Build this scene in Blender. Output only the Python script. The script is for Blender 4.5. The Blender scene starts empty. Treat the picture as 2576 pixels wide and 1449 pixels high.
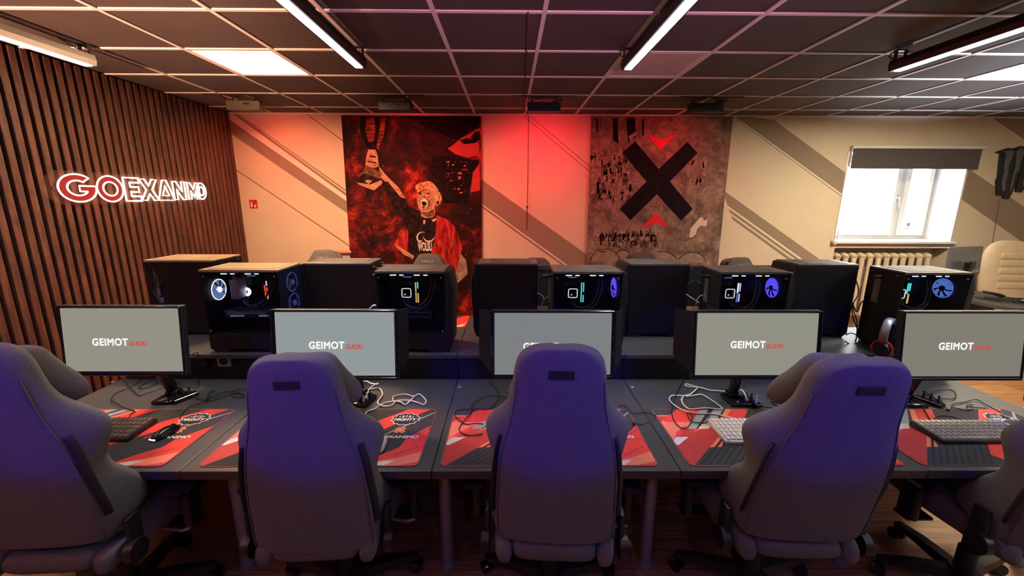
import bpy, bmesh, math, random
from mathutils import Vector, Matrix
R = math.radians
sc = bpy.context.scene
col = sc.collection
random.seed(7)

# ------------------------------------------------------------------ camera
FP, CX, CY = 1031.46, 1288.0, 724.5          # focal length in pixels of the 2576 x 1449 frame
TH, PS, RO, CZ = .21345, .0080, .003795, 1.815
fw = Vector((math.sin(PS)*math.cos(TH), math.cos(PS)*math.cos(TH), -math.sin(TH)))
_r = Vector((math.cos(PS), -math.sin(PS), 0)); _u = _r.cross(fw)
rt = math.cos(RO)*_r + math.sin(RO)*_u
up = math.cos(RO)*_u - math.sin(RO)*_r
cd = bpy.data.cameras.new('camera'); cam = bpy.data.objects.new('camera', cd); col.objects.link(cam)
cd.sensor_fit = 'HORIZONTAL'; cd.sensor_width = 36.0; cd.lens = 36.0*FP/2576.0; cd.clip_start = .05
M = Matrix((rt, up, -fw)).transposed().to_4x4(); M.translation = (0, 0, CZ)
cam.matrix_world = M
sc.camera = cam

def at(x, y, axis, val):
    """the point of the room where the view ray through a photo pixel meets the plane axis = val"""
    d = fw + rt*((x-CX)/FP) + up*((CY-y)/FP)
    i = 'XYZ'.index(axis); o = Vector((0, 0, CZ))
    return o + d*((val-o[i])/d[i])

# ------------------------------------------------------------------ world, exposure
w = bpy.data.worlds.new('daylight'); sc.world = w; w.use_nodes = True
w.node_tree.nodes['Background'].inputs[0].default_value = (.93, .97, 1, 1)
w.node_tree.nodes['Background'].inputs[1].default_value = 15.0
vs = sc.view_settings
vs.view_transform = 'Standard'; vs.look = 'None'; vs.gamma = 1; vs.use_curve_mapping = False; vs.exposure = 0.0
sc.display_settings.display_device = 'sRGB'
cy = sc.cycles
cy.use_denoising = True; cy.max_bounces = 7; cy.diffuse_bounces = 4; cy.glossy_bounces = 3
cy.transmission_bounces = 5; cy.transparent_max_bounces = 8; cy.caustics_reflective = False; cy.caustics_refractive = False
cy.sample_clamp_indirect = 4.0

# light levels, all the lamps of the room
L_PANEL = 112.0        # recessed ceiling panels
L_STRIP = 9.0         # lens of the strip lamps
P_STRIP = 6.5        # beam of each strip lamp
C_STRIP = (.93, .97, 1.0)
C_PANEL = (1.0, .62, .31)
C_PANEL_WINDOW_END = (1.0, .84, .56)

def lamp_light(name, kind, loc, target, energy, color, parent=None, **kw):
    d = bpy.data.lights.new(name, kind); d.energy = energy; d.color = color
    for k, v in kw.items(): setattr(d, k, v)
    o = bpy.data.objects.new(name, d); col.objects.link(o)
    o.location = loc
    o.rotation_euler = (Vector(target)-Vector(loc)).to_track_quat('-Z', 'Y').to_euler()
    if parent:
        o.parent = parent; o.matrix_parent_inverse = Matrix.Translation(-Vector(parent.location))
    return o

# daylight through the window is sampled through a portal in the opening
pd = bpy.data.lights.new('window_portal', 'AREA'); pd.shape = 'RECTANGLE'; pd.size = 1.5; pd.size_y = 1.15; pd.cycles.is_portal = True
po = bpy.data.objects.new('window_portal', pd); col.objects.link(po); po.location = (4.89, 5.66, 1.85); po.rotation_euler = (R(-90), 0, 0)

# ------------------------------------------------------------------ materials
MATS = {}
def lin(h):
    c = [int(h[i:i+2], 16)/255 for i in (0, 2, 4)]
    return tuple(v/12.92 if v <= .04045 else ((v+.055)/1.055)**2.4 for v in c)
def mat(name, color, rough=.5, metal=0, noise=0, nscale=30, bump=0, bscale=None, emit=None, estr=0, spec=.5, stretch=None, trans=0, alpha=1, coat=0):
    if name in MATS: return MATS[name]
    if isinstance(color, str): color = lin(color)
    m = bpy.data.materials.new(name); m.use_nodes = True
    nt = m.node_tree; b = nt.nodes['Principled BSDF']; N = nt.nodes.new; Lk = nt.links.new
    b.inputs['Base Color'].default_value = (*color, 1); b.inputs['Roughness'].default_value = rough
    b.inputs['Metallic'].default_value = metal; b.inputs['Specular IOR Level'].default_value = spec
    if coat: b.inputs['Coat Weight'].default_value = coat
    if trans: b.inputs['Transmission Weight'].default_value = trans
    if alpha < 1: b.inputs['Alpha'].default_value = alpha
    if emit is not None:
        b.inputs['Emission Color'].default_value = (*emit, 1); b.inputs['Emission Strength'].default_value = estr
    if noise or bump:
        tc = N('ShaderNodeTexCoord'); mp = N('ShaderNodeMapping'); Lk(tc.outputs['Object'], mp.inputs[0])
        if stretch: mp.inputs['Scale'].default_value = stretch
    if noise:
        t = N('ShaderNodeTexNoise'); t.inputs['Scale'].default_value = nscale; t.inputs['Detail'].default_value = 4
        Lk(mp.outputs[0], t.inputs[0])
        r = N('ShaderNodeValToRGB'); r.color_ramp.elements[0].position = .3; r.color_ramp.elements[1].position = .7
        r.color_ramp.elements[0].color = (*[c*(1-noise) for c in color], 1)
        r.color_ramp.elements[1].color = (*[min(1, c*(1+noise)) for c in color], 1)
        Lk(t.outputs[0], r.inputs[0]); Lk(r.outputs[0], b.inputs['Base Color'])
    if bump:
        t2 = N('ShaderNodeTexNoise'); t2.inputs['Scale'].default_value = bscale or nscale; t2.inputs['Detail'].default_value = 3
        Lk(mp.outputs[0], t2.inputs[0])
        bp = N('ShaderNodeBump'); bp.inputs['Strength'].default_value = bump; bp.inputs['Distance'].default_value = .004
        Lk(t2.outputs[0], bp.inputs['Height']); Lk(bp.outputs[0], b.inputs['Normal'])
    MATS[name] = m
    return m
def glow(name, color, s):
    return mat(name, (.02, .02, .02), .6, emit=color, estr=s, spec=.05)

def wood_slat_mat():
    m = bpy.data.materials.new('slat_wood'); m.use_nodes = True; nt = m.node_tree; b = nt.nodes['Principled BSDF']; N = nt.nodes.new; K = nt.links.new
    tc = N('ShaderNodeTexCoord'); mp = N('ShaderNodeMapping'); mp.inputs['Scale'].default_value = (9, 9, .8); K(tc.outputs['Object'], mp.inputs[0])
    n = N('ShaderNodeTexNoise'); n.inputs['Scale'].default_value = 4; n.inputs['Detail'].default_value = 8; n.inputs['Roughness'].default_value = .6; K(mp.outputs[0], n.inputs[0])
    n2 = N('ShaderNodeTexNoise'); n2.inputs['Scale'].default_value = 14; n2.inputs['Detail'].default_value = 2
    K(tc.outputs['Object'], n2.inputs[0])
    mx = N('ShaderNodeMath'); mx.operation = 'MULTIPLY_ADD'; mx.inputs[1].default_value = .35; K(n2.outputs[0], mx.inputs[0]); K(n.outputs[0], mx.inputs[2])
    r = N('ShaderNodeValToRGB'); e = r.color_ramp.elements
    e[0].position = .46; e[0].color = (.032, .012, .0095, 1); e[1].position = .92; e[1].color = (.165, .060, .040, 1)
    q = e.new(.68); q.color = (.088, .032, .023, 1)
    K(mx.outputs[0], r.inputs[0]); K(r.outputs[0], b.inputs['Base Color']); b.inputs['Roughness'].default_value = .55
    bp = N('ShaderNodeBump'); bp.inputs['Strength'].default_value = .25; bp.inputs['Distance'].default_value = .003; K(n.outputs[0], bp.inputs['Height']); K(bp.outputs[0], b.inputs['Normal'])
    return m
def floor_mat():
    m = bpy.data.materials.new('laminate_floor'); m.use_nodes = True; nt = m.node_tree; b = nt.nodes['Principled BSDF']; N = nt.nodes.new; K = nt.links.new
    tc = N('ShaderNodeTexCoord'); mp = N('ShaderNodeMapping'); K(tc.outputs['Object'], mp.inputs[0])
    br = N('ShaderNodeTexBrick'); br.inputs['Scale'].default_value = 1; br.inputs['Brick Width'].default_value = 1.25; br.inputs['Row Height'].default_value = .19
    br.inputs['Mortar Size'].default_value = .002; br.inputs['Color1'].default_value = (.52, .27, .12, 1); br.inputs['Color2'].default_value = (.37, .18, .08, 1); br.inputs['Mortar'].default_value = (.1, .05, .02, 1)
    K(mp.outputs[0], br.inputs[0])
    m2 = N('ShaderNodeMapping'); m2.inputs['Scale'].default_value = (1.2, 14, 1); K(tc.outputs['Object'], m2.inputs[0])
    n = N('ShaderNodeTexNoise'); n.inputs['Scale'].default_value = 3; n.inputs['Detail'].default_value = 8; K(m2.outputs[0], n.inputs[0])
    r = N('ShaderNodeValToRGB'); r.color_ramp.elements[0].position = .35; r.color_ramp.elements[0].color = (.62, .58, .55, 1); r.color_ramp.elements[1].position = .65; r.color_ramp.elements[1].color = (1.15, 1.1, 1.05, 1)
    K(n.outputs[0], r.inputs[0])
    mx = N('ShaderNodeMix'); mx.data_type = 'RGBA'; mx.blend_type = 'MULTIPLY'; mx.inputs[0].default_value = 1
    K(br.outputs[0], mx.inputs[6]); K(r.outputs[0], mx.inputs[7]); K(mx.outputs[2], b.inputs['Base Color']); b.inputs['Roughness'].default_value = .38
    return m
def print_mat(name, stops, scale=2.2, detail=10, rough=.75, warp=1.2, stretch=(1, 1, 1), nrough=.65):
    """printed cloth: a fixed cloudy pattern"""
    m = bpy.data.materials.new(name); m.use_nodes = True; nt = m.node_tree; b = nt.nodes['Principled BSDF']; N = nt.nodes.new; K = nt.links.new
    tc = N('ShaderNodeTexCoord'); mp = N('ShaderNodeMapping'); mp.inputs['Scale'].default_value = stretch; K(tc.outputs['Object'], mp.inputs[0])
    n = N('ShaderNodeTexNoise'); n.inputs['Scale'].default_value = scale; n.inputs['Detail'].default_value = detail; n.inputs['Roughness'].default_value = nrough; n.inputs['Distortion'].default_value = warp
    K(mp.outputs[0], n.inputs[0])
    r = N('ShaderNodeValToRGB'); e = r.color_ramp.elements
    e[0].position, e[0].color = stops[0][0], (*stops[0][1], 1); e[1].position, e[1].color = stops[-1][0], (*stops[-1][1], 1)
    for p, c in stops[1:-1]: e.new(p).color = (*c, 1)
    K(n.outputs[0], r.inputs[0]); K(r.outputs[0], b.inputs['Base Color']); b.inputs['Roughness'].default_value = rough; b.inputs['Specular IOR Level'].default_value = .15
    return m

m_wall = mat('cream_wall_paint', (.74, .62, .47), .85, noise=.03, nscale=3, bump=.05, bscale=120)
m_stripe = mat('taupe_stripe_paint', (.30, .225, .165), .85, noise=.03, nscale=3)
m_stripe2 = mat('pale_stripe_paint', (.86, .76, .66), .85, noise=.02, nscale=3)
m_thin = mat('dark_line_paint', (.17, .09, .075), .85, noise=.03, nscale=3)
m_tile = mat('dark_ceiling_tile', (.070, .061, .067), .9, noise=.08, nscale=2.5, bump=.12, bscale=160)
m_grid = mat('ceiling_grid_white', (.90, .86, .84), .6, noise=.02, nscale=4)
m_black = mat('black_plastic', (.012, .012, .014), .45, noise=.1, nscale=40)
m_gloss = mat('glossy_black_plastic', (.008, .008, .009), .16, noise=.05, nscale=30, coat=.3)
m_case = mat('black_case_steel', (.008, .0075, .010), .5, noise=.08, nscale=20, bump=.03, bscale=300, spec=.3)
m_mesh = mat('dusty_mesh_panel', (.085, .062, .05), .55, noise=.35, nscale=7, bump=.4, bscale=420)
m_mesh_lit = mat('dusty_lit_mesh_panel', (.21, .135, .06), .5, noise=.25, nscale=7, bump=.4, bscale=420)  # dusty mesh with the panel's warm light put into its colour
m_rim_lit = mat('tan_lit_rim', (.26, .19, .12), .4, noise=.15, nscale=15)  # top rim, the same warm light put into its colour
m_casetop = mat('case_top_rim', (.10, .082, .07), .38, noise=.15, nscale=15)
m_dark = mat('dark_interior', (.006, .006, .008), .6, noise=.2, nscale=30)
m_metal = mat('grey_metal', (.42, .41, .40), .35, metal=.9, noise=.06, nscale=40)
m_silver = mat('silver_paint', (.45, .44, .46), .4, noise=.05, nscale=30, metal=.5)
m_desk = mat('dark_grey_laminate', (.052, .052, .054), .42, noise=.06, nscale=25, bump=.02, bscale=200)
m_edge = mat('desk_edge_band', (.05, .048, .052), .45, noise=.05, nscale=30)
m_panel = mat('black_laminate', (.012, .012, .014), .6, noise=.1, nscale=20)
m_fabric = mat('grey_chair_fabric', (.150, .148, .150), .95, noise=.22, nscale=260, bump=.35, bscale=420, spec=.1)
m_fabric2 = mat('charcoal_chair_fabric', (.115, .11, .115), .95, noise=.2, nscale=220, bump=.35, bscale=420, spec=.1)
m_strip = mat('black_webbing', (.012, .010, .014), .8, noise=.2, nscale=120)
m_red = mat('print_red', (.78, .035, .03), .7, noise=.06, nscale=12)
m_red2 = mat('print_dark_red', (.50, .03, .028), .7, noise=.08, nscale=12)
m_salmon = mat('print_salmon', (.83, .20, .12), .7, noise=.08, nscale=12)
m_pale = mat('print_pale', (.72, .62, .56), .7, noise=.06, nscale=12)
m_greyp = mat('print_grey', (.30, .31, .33), .7, noise=.06, nscale=12)
m_mat = mat('mat_dark_cloth', (.05, .048, .05), .85, noise=.1, nscale=200, bump=.15, bscale=500, spec=.2)
m_hatch = mat('print_black', (.014, .014, .016), .85, noise=.1, nscale=100)
m_white = mat('white_plastic', (.80, .78, .77), .35, noise=.02, nscale=30)
m_whitep = mat('print_white', (.85, .83, .80), .7, noise=.02, nscale=30)
m_cream = mat('cream_enamel', (.74, .62, .45), .45, noise=.05, nscale=8)
m_beige = mat('beige_leather', (.74, .57, .38), .5, noise=.06, nscale=12, bump=.1, bscale=160)
m_glass = mat('tinted_case_glass', (.006, .006, .008), .02, spec=.6, alpha=.22)
m_wglass = mat('window_glass', (1, 1, 1), .0, spec=.5, alpha=.06)
m_acryl = mat('clear_acrylic', (.5, .2, .15), .08, spec=.4, alpha=.05)
m_blind = mat('grey_blind_fabric', (.085, .075, .075), .9, noise=.08, nscale=40, bump=.1, bscale=300)
m_wframe = mat('white_window_frame', (.85, .84, .83), .4, noise=.02, nscale=10)
m_slat = wood_slat_mat()
m_gap = mat('slat_gap_felt', (.018, .008, .007), .95, noise=.2, nscale=60)
m_floor = floor_mat()

# ------------------------------------------------------------------ mesh helpers
class B:
    """collects shapes, becomes ONE mesh"""
    def __init__(s): s.bm = bmesh.new(); s.mi = 0; s.mats = []
    def use(s, m):
        if m not in s.mats: s.mats.append(m)
        s.mi = s.mats.index(m); return s
    def _new(s, verts):
        fs = set()
        for v in verts: fs.update(v.link_faces)
        for f in fs: f.material_index = s.mi
        return fs
    def box(s, c, size, bev=0, rot=None, seg=2):
        r = bmesh.ops.create_cube(s.bm, size=1.0); vs_ = r['verts']
        bmesh.ops.scale(s.bm, vec=size, verts=vs_)
        if bev:
            es = list({e for v in vs_ for e in v.link_edges})
            q = bmesh.ops.bevel(s.bm, geom=es, offset=bev, segments=seg, profile=.5, affect='EDGES')
            vs_ = list({v for f in q['faces'] for v in f.verts} | {v for v in vs_ if v.is_valid})
        mx = Matrix.Translation(c) @ (rot.to_4x4() if rot else Matrix.Identity(4))
        bmesh.ops.transform(s.bm, matrix=mx, verts=vs_); s._new(vs_); return s
    def cyl(s, a, b, r, seg=20, r2=None):
        a, b = Vector(a), Vector(b); d = b-a
        q = bmesh.ops.create_cone(s.bm, cap_ends=True, segments=seg, radius1=r, radius2=r if r2 is None else r2, depth=d.length)
        mx = Matrix.Translation((a+b)/2) @ Vector((0, 0, 1)).rotation_difference(d).to_matrix().to_4x4()
        bmesh.ops.transform(s.bm, matrix=mx, verts=q['verts']); s._new(q['verts']); return s
    def ball(s, c, r, seg=20, scale=(1, 1, 1), rot=None):
        q = bmesh.ops.create_uvsphere(s.bm, u_segments=seg, v_segments=seg//2, radius=r)
        mx = Matrix.Translation(c) @ (rot.to_4x4() if rot else Matrix.Identity(4)) @ Matrix.Diagonal((*scale, 1))
        bmesh.ops.transform(s.bm, matrix=mx, verts=q['verts']); s._new(q['verts']); return s
    def ring(s, c, R0, r, n=(0, 0, 1), seg=36, k=8):
        n = Vector(n).normalized(); q = Vector((0, 0, 1)).rotation_difference(n)
        pts = [Vector(c)+q @ Vector((R0*math.cos(2*math.pi*i/seg), R0*math.sin(2*math.pi*i/seg), 0)) for i in range(seg)]
        return s.tube(pts, r, k, closed=True)
    def tube(s, pts, r, k=8, closed=False, flat=1.0):
        pts = [Vector(p) for p in pts]; n = len(pts); rings = []; nrm = None
        for i, p in enumerate(pts):
            t = (pts[(i+1) % n]-pts[i-1]) if closed else (pts[min(i+1, n-1)]-pts[max(i-1, 0)])
            if t.length < 1e-9: t = Vector((0, 0, 1))
            t.normalize()
            if nrm is None: nrm = t.orthogonal().normalized() if abs(t.z) > .95 else t.cross(Vector((0, 0, 1))).normalized()
            nrm = (nrm-t*nrm.dot(t))
            nrm = nrm.normalized() if nrm.length > 1e-6 else t.orthogonal().normalized()
            bn = t.cross(nrm)
            rr = r[i] if isinstance(r, (list, tuple)) else r
            rings.append([s.bm.verts.new(p+nrm*(rr*math.cos(2*math.pi*j/k))+bn*(rr*flat*math.sin(2*math.pi*j/k))) for j in range(k)])
        return s._skin(rings, closed)
    def _skin(s, rings, closed=False, caps=True):
        n = len(rings); k = len(rings[0])
        for i in range(n if closed else n-1):
            a, b = rings[i], rings[(i+1) % n]
            for j in range(k):
                f = s.bm.faces.new((a[j], a[(j+1) % k], b[(j+1) % k], b[j])); f.material_index = s.mi
        if not closed and caps:
            f = s.bm.faces.new(list(reversed(rings[0]))); f.material_index = s.mi
            f = s.bm.faces.new(rings[-1]); f.material_index = s.mi
        return s
    def loft(s, rings, caps=True): return s._skin([[s.bm.verts.new(p) for p in r] for r in rings], False, caps)
    def prism(s, poly, vec):
        """polygon (3d points) pushed along vec"""
        a = [s.bm.verts.new(p) for p in poly]; b = [s.bm.verts.new(Vector(p)+Vector(vec)) for p in poly]
        n = len(a); fs = [s.bm.faces.new(a[::-1]), s.bm.faces.new(b)]
        for i in range(n): fs.append(s.bm.faces.new((a[i], a[(i+1) % n], b[(i+1) % n], b[i])))
        for f in fs: f.material_index = s.mi
        return s
    def face(s, poly):
        f = s.bm.faces.new([s.bm.verts.new(p) for p in poly]); f.material_index = s.mi; return s
    def obj(s, name, m=None, parent=None, loc=(0, 0, 0), rot=(0, 0, 0), smooth=None, subd=0, fix=True):
        if fix: bmesh.ops.recalc_face_normals(s.bm, faces=s.bm.faces)
        me = bpy.data.meshes.new(name); s.bm.to_mesh(me); s.bm.free()
        for q in (s.mats or ([m] if not isinstance(m, list) else m)): me.materials.append(q)
        o = bpy.data.objects.new(name, me); col.objects.link(o)
        if parent: o.parent = parent
        o.location = loc; o.rotation_euler = rot
        if smooth:
            for p in me.polygons: p.use_smooth = True
            if smooth is not True:
                bm = bmesh.new(); bm.from_mesh(me)
                for e in bm.edges:
                    if len(e.link_faces) == 2 and e.calc_face_angle(0) > R(smooth): e.smooth = False
                bm.to_mesh(me); bm.free()
        if subd:
            md = o.modifiers.new('subdivision', 'SUBSURF'); md.levels = subd; md.render_levels = subd
        return o
def tag(o, label=None, cat=None, group=None, kind=None):
    if label: o['label'] = label
    if cat: o['category'] = cat
    if group: o['group'] = group
    if kind: o['kind'] = kind
    return o
def thing(name, label, cat, loc=(0, 0, 0), rz=0, group=None):
    o = bpy.data.objects.new(name, None); col.objects.link(o); o.empty_display_size = .1
    o.location = loc; o.rotation_euler = (0, 0, rz); return tag(o, label, cat, group)
KIDS = {}
def children(o): return [c for c in bpy.data.objects if c.parent is o]
def copy_tree(o, parent=None, keep=None):
    c = o.copy(); col.objects.link(c)
    if parent: c.parent = parent
    for ch in children(o):
        if keep is None or keep(ch): copy_tree(ch, c, keep)
    return c
def smooth_path(pts, n=6):
    pts = [Vector(p) for p in pts]; out = []
    for i in range(len(pts)-1):
        p0, p1, p2, p3 = pts[max(i-1, 0)], pts[i], pts[i+1], pts[min(i+2, len(pts)-1)]
        for j in range(n):
            t = j/n
            out.append(.5*((2*p1)+(p2-p0)*t+(2*p0-5*p1+4*p2-p3)*t*t+(3*p1-p0-3*p2+p3)*t**3))
    return out+[pts[-1]]
def text_obj(name, body, m, size, parent=None, loc=(0, 0, 0), rot=None, depth=.0006, bold=0, shear=0, width=None, align='CENTER', outline=0, space=1.0, height=None):
    cu = bpy.data.curves.new(name, 'FONT'); cu.body = body; cu.size = size; cu.extrude = depth; cu.bevel_depth = bold; cu.bevel_resolution = 0; cu.shear = shear
    cu.align_x = align; cu.align_y = 'CENTER'; cu.space_character = space
    if outline: cu.fill_mode = 'NONE'; cu.extrude = 0; cu.bevel_depth = outline; cu.bevel_resolution = 2
    cu.resolution_u = 6
    t = bpy.data.objects.new('tmp', cu); col.objects.link(t)
    dg = bpy.context.evaluated_depsgraph_get(); dg.update()
    me = bpy.data.meshes.new_from_object(t.evaluated_get(dg)); bpy.data.objects.remove(t); bpy.data.curves.remove(cu)
    xs = [v.co.x for v in me.vertices]; ys = [v.co.y for v in me.vertices]
    cx_ = (max(xs)+min(xs))/2; cy_ = (max(ys)+min(ys))/2
    sx = width/(max(xs)-min(xs)) if width else 1; sy = height/(max(ys)-min(ys)) if height else 1
    zs = max(abs(v.co.z) for v in me.vertices) or 1
    for v in me.vertices: v.co.x = (v.co.x-cx_)*sx; v.co.y = (v.co.y-cy_)*sy; v.co.z *= 1 if outline else depth/zs
    me.materials.clear(); me.materials.append(m); me.name = name
    o = bpy.data.objects.new(name, me); col.objects.link(o)
    if parent: o.parent = parent
    o.location = loc
    if rot is not None: o.rotation_euler = rot
    return o
FACE_CAM = (R(90), 0, 0)                       # upright lettering that faces -Y
FACE_ROOM = (R(90), 0, R(90))                  # upright lettering on the slatted wall, faces +X
# ================================================================== ROOM
XL, XR, YB, YF, ZC = -3.32, 7.6, 5.205, -2.2, 2.80
def struct(o): o['kind'] = 'structure'; return o
b = B(); b.face([(XL-.1, YF-.1, 0), (XR+.1, YF-.1, 0), (XR+.1, YB+.5, 0), (XL-.1, YB+.5, 0)])
struct(b.obj('floor', m_floor, fix=False))

# ceiling: dark lay-in tiles on a white grid; the light panels sit in openings
X0, Y0, T = .19, 2.483, .6
panels = {(-4, 1): True, (1, 1): False, (6, 1): True}    # tile index -> lit
b = B(); b.use(m_tile)
i0, i1 = math.floor((XL-X0)/T), math.ceil((XR-X0)/T); j0, j1 = math.floor((YF-Y0)/T), math.ceil((YB-Y0)/T)
for i in range(i0, i1):
    for j in range(j0, j1):
        if (i, j) in panels: continue
        xa, xb = max(XL, X0+i*T), min(XR, X0+(i+1)*T); ya, yb = max(YF, Y0+j*T), min(YB, Y0+(j+1)*T)
        if xb-xa > .02 and yb-ya > .02:
            b.box(((xa+xb)/2, (ya+yb)/2, ZC+.018), (xb-xa, yb-ya, .02))
ceil = struct(b.obj('ceiling'))
b = B()
for i in range(i0, i1+1):
    x = X0+i*T
    if XL < x < XR: b.box((x, (YF+YB)/2, ZC+.004), (.025, YB-YF, .008))
for j in range(j0, j1+1):
    y = Y0+j*T
    if YF < y < YB: b.box(((XL+XR)/2, y, ZC+.0046), (XR-XL, .025, .008))
b.box(((XL+XR)/2, YB-.006, ZC-.004), (XR-XL, .012, .016)); b.box((XR-.006, (YF+YB)/2, ZC-.004), (.012, YB-YF, .016))
b.obj('ceiling_grid', m_grid, ceil)
b = B(); b.box(((XL+XR)/2, (YF+YB)/2, ZC+.14), (XR-XL+.4, YB-YF+.4, .03)); b.obj('ceiling_slab', m_dark, ceil)

# back wall with window opening and radiator niche, painted stripes
WX0, WX1, WZ0, WZ1 = 4.14, 5.645, 1.305, 2.40
NX0, NX1 = 4.17, 5.66
b = B(); b.use(m_wall); D = .45
def wbox(xa, xb, za, zb, ya=YB, yb=YB+D): b.box(((xa+xb)/2, (ya+yb)/2, (za+zb)/2), (xb-xa, yb-ya, zb-za))
wbox(XL-.2, WX0, 0, ZC+.15); wbox(NX1, XR+.2, 0, ZC+.15); wbox(WX0, NX1, WZ1, ZC+.15); wbox(WX1, NX1, WZ0, WZ1)
wbox(WX0, NX1, 1.22, WZ0); wbox(WX0, NX0, 0, 1.22); wbox(NX0, NX1, 0, 1.22, YB+.2, YB+D)
YS = YB-.0012
def clip(poly, boxes):
    """cuts a convex (x, z) polygon by half planes a*x+b*z<=c"""
    for (a, c_, d) in boxes:
        out = []
        for k in range(len(poly)):
            p, q = poly[k], poly[(k+1) % len(poly)]
            fp, fq = a*p[0]+c_*p[1]-d, a*q[0]+c_*q[1]-d
            if fp <= 0: out.append(p)
            if (fp < 0 < fq) or (fq < 0 < fp):
                t = fp/(fp-fq); out.append((p[0]+t*(q[0]-p[0]), p[1]+t*(q[1]-p[1])))
        poly = out
        if len(poly) < 3: return []
    return poly
def band(p1, p2, q1, q2, m, ext=.0, y=YS, xr=(XL, XR), zr=(.3, ZC)):
    """stripe between the line p1-p2 and the line q1-q2 (photo pixels on the wall), clipped to the wall"""
    P = [at(*p, 'Y', YB) for p in (p1, p2, q2, q1)]
    poly = [(v.x, v.z) for v in P]
    def far(a, c_, s): return (a[0]+(a[0]-c_[0])*s, a[1]+(a[1]-c_[1])*s)
    A, Bq, Cq, Dq = poly
    poly = [far(A, Bq, ext), far(Bq, A, ext), far(Cq, Dq, ext), far(Dq, Cq, ext)]
    for lim in ([(1, 0, min(xr[1], WX0)), (-1, 0, -xr[0]), (0, 1, zr[1]), (0, -1, -zr[0])],
                [(1, 0, xr[1]), (-1, 0, -max(xr[0], NX1)), (0, 1, zr[1]), (0, -1, -zr[0])],
                [(1, 0, min(xr[1], NX1)), (-1, 0, -max(xr[0], WX0)), (0, 1, zr[1]), (0, -1, -WZ1)],):
        pl = clip(poly, lim)
        if pl: b.use(m); b.face([(x, y, z) for x, z in pl])
z6 = lambda a, c_: (560+a/3.623, 280+c_/3.623)
z7 = lambda a, c_: (1200+a/3.623, 280+c_/3.623)
z8 = lambda a, c_: (1876+a/3.623, 330+c_/3.623)
lo = dict(xr=(XL, -1.9))
band(z6(60, 75), z6(1135, 822), z6(75, 205), z6(1140, 932), m_stripe, .12, **lo)
band(z6(128, 25), z6(1130, 748), z6(104, 30), z6(1130, 775), m_stripe, .0, **lo)
band(z6(160, 35), z6(1130, 722), z6(152, 35), z6(1130, 732), m_thin, .0, **lo)
band(z6(104, 30), z6(1130, 775), z6(60, 75), z6(1135, 822), m_stripe2, .0, **lo)
band(z6(775, 28), z6(1096, 265), z6(768, 30), z6(1096, 274), m_thin, .0, **lo)
band(z6(112, 522), z6(1160, 1224), z6(112, 530), z6(1160, 1233), m_thin, .0, **lo)
md_ = dict(xr=(-.36, 1.06))
band(z7(410, 34), z7(1035, 560), z7(416, 34), z7(1035, 552), m_thin, .02, **md_)
band(z7(468, 34), z7(1040, 517), z7(474, 34), z7(1040, 509), m_thin, .02, **md_)
band(z7(40, 622), z7(1005, 1308), z7(36, 838), z7(830, 1405), m_stripe, .1, **md_)
band(z7(36, 838), z7(830, 1405), z7(36, 850), z7(806, 1405), m_stripe2, .05, y=YS-.0004, **md_)
band(z7(36, 850), z7(806, 1405), z7(30, 868), z7(776, 1405), m_stripe, .05, **md_)
ro = dict(xr=(2.6, WX0))
band(z8(395, 0), z8(935, 398), z8(88, 0), z8(905, 592), m_stripe, .25, **ro)
band(z8(80, 0), z8(905, 598), z8(68, 0), z8(900, 607), m_stripe2, .25, y=YS-.0003, **ro)
band(z8(68, 0), z8(900, 607), z8(56, 0), z8(900, 618), m_stripe, .25, y=YS-.0002, **ro)
band(z8(0, 685), z8(690, 1180), z8(0, 798), z8(535, 1180), m_stripe, .3, **ro)
band(z8(0, 798), z8(535, 1180), z8(0, 812), z8(515, 1180), m_stripe2, .3, y=YS-.0003, **ro)
band(z8(0, 818), z8(505, 1180), z8(0, 845), z8(470, 1180), m_stripe, .3, **ro)
band(z8(0, 865), z8(440, 1180), z8(0, 893), z8(395, 1180), m_stripe, .3, **ro)
band(z8(2035, 345), z8(2536, 690), z8(1970, 625), z8(2536, 1022), m_stripe, 1.0, xr=(NX1, XR))
band((2500, 300), (2576, 352), (2640, 295), (2700, 330), m_stripe, .3, xr=(NX1, XR))
band((2493, 298), (2576, 356), (2500, 300), (2576, 352), m_stripe2, .3, xr=(NX1, XR))
wall = struct(b.obj('wall_back', fix=False))
struct(B().box((XR+.1, (YF+YB)/2, ZC/2), (.2, YB-YF+.4, ZC+.3)).obj('wall_right', m_wall))
struct(B().box(((XL+XR)/2, YF-.1, ZC/2), (XR-XL+.4, .2, ZC+.3)).obj('wall_front', mat('bounce_cut_dark_wall', (.05, .048, .055), .9, noise=.05, nscale=3)))  # unseen wall made dark to cut light bounced onto the chairs

# slatted wooden wall
wl = struct(B().box((XL-.115, (YF+YB)/2, ZC/2), (.2, YB-YF+.4, ZC+.3)).obj('wall_left', m_gap))
b = B(); y = YB-.02; pitch = .0715
while y > YF:
    b.box((XL+.002, y-.0225, ZC/2), (.028, .045, ZC-.004), bev=.003, seg=1); y -= pitch
b.obj('wood_slats', m_slat, wl)

struct(B().box(((XL+NX0)/2, YB-.008, .04), (NX0-XL-.05, .016, .08), bev=.003).obj('baseboard_back', m_wframe))

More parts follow.
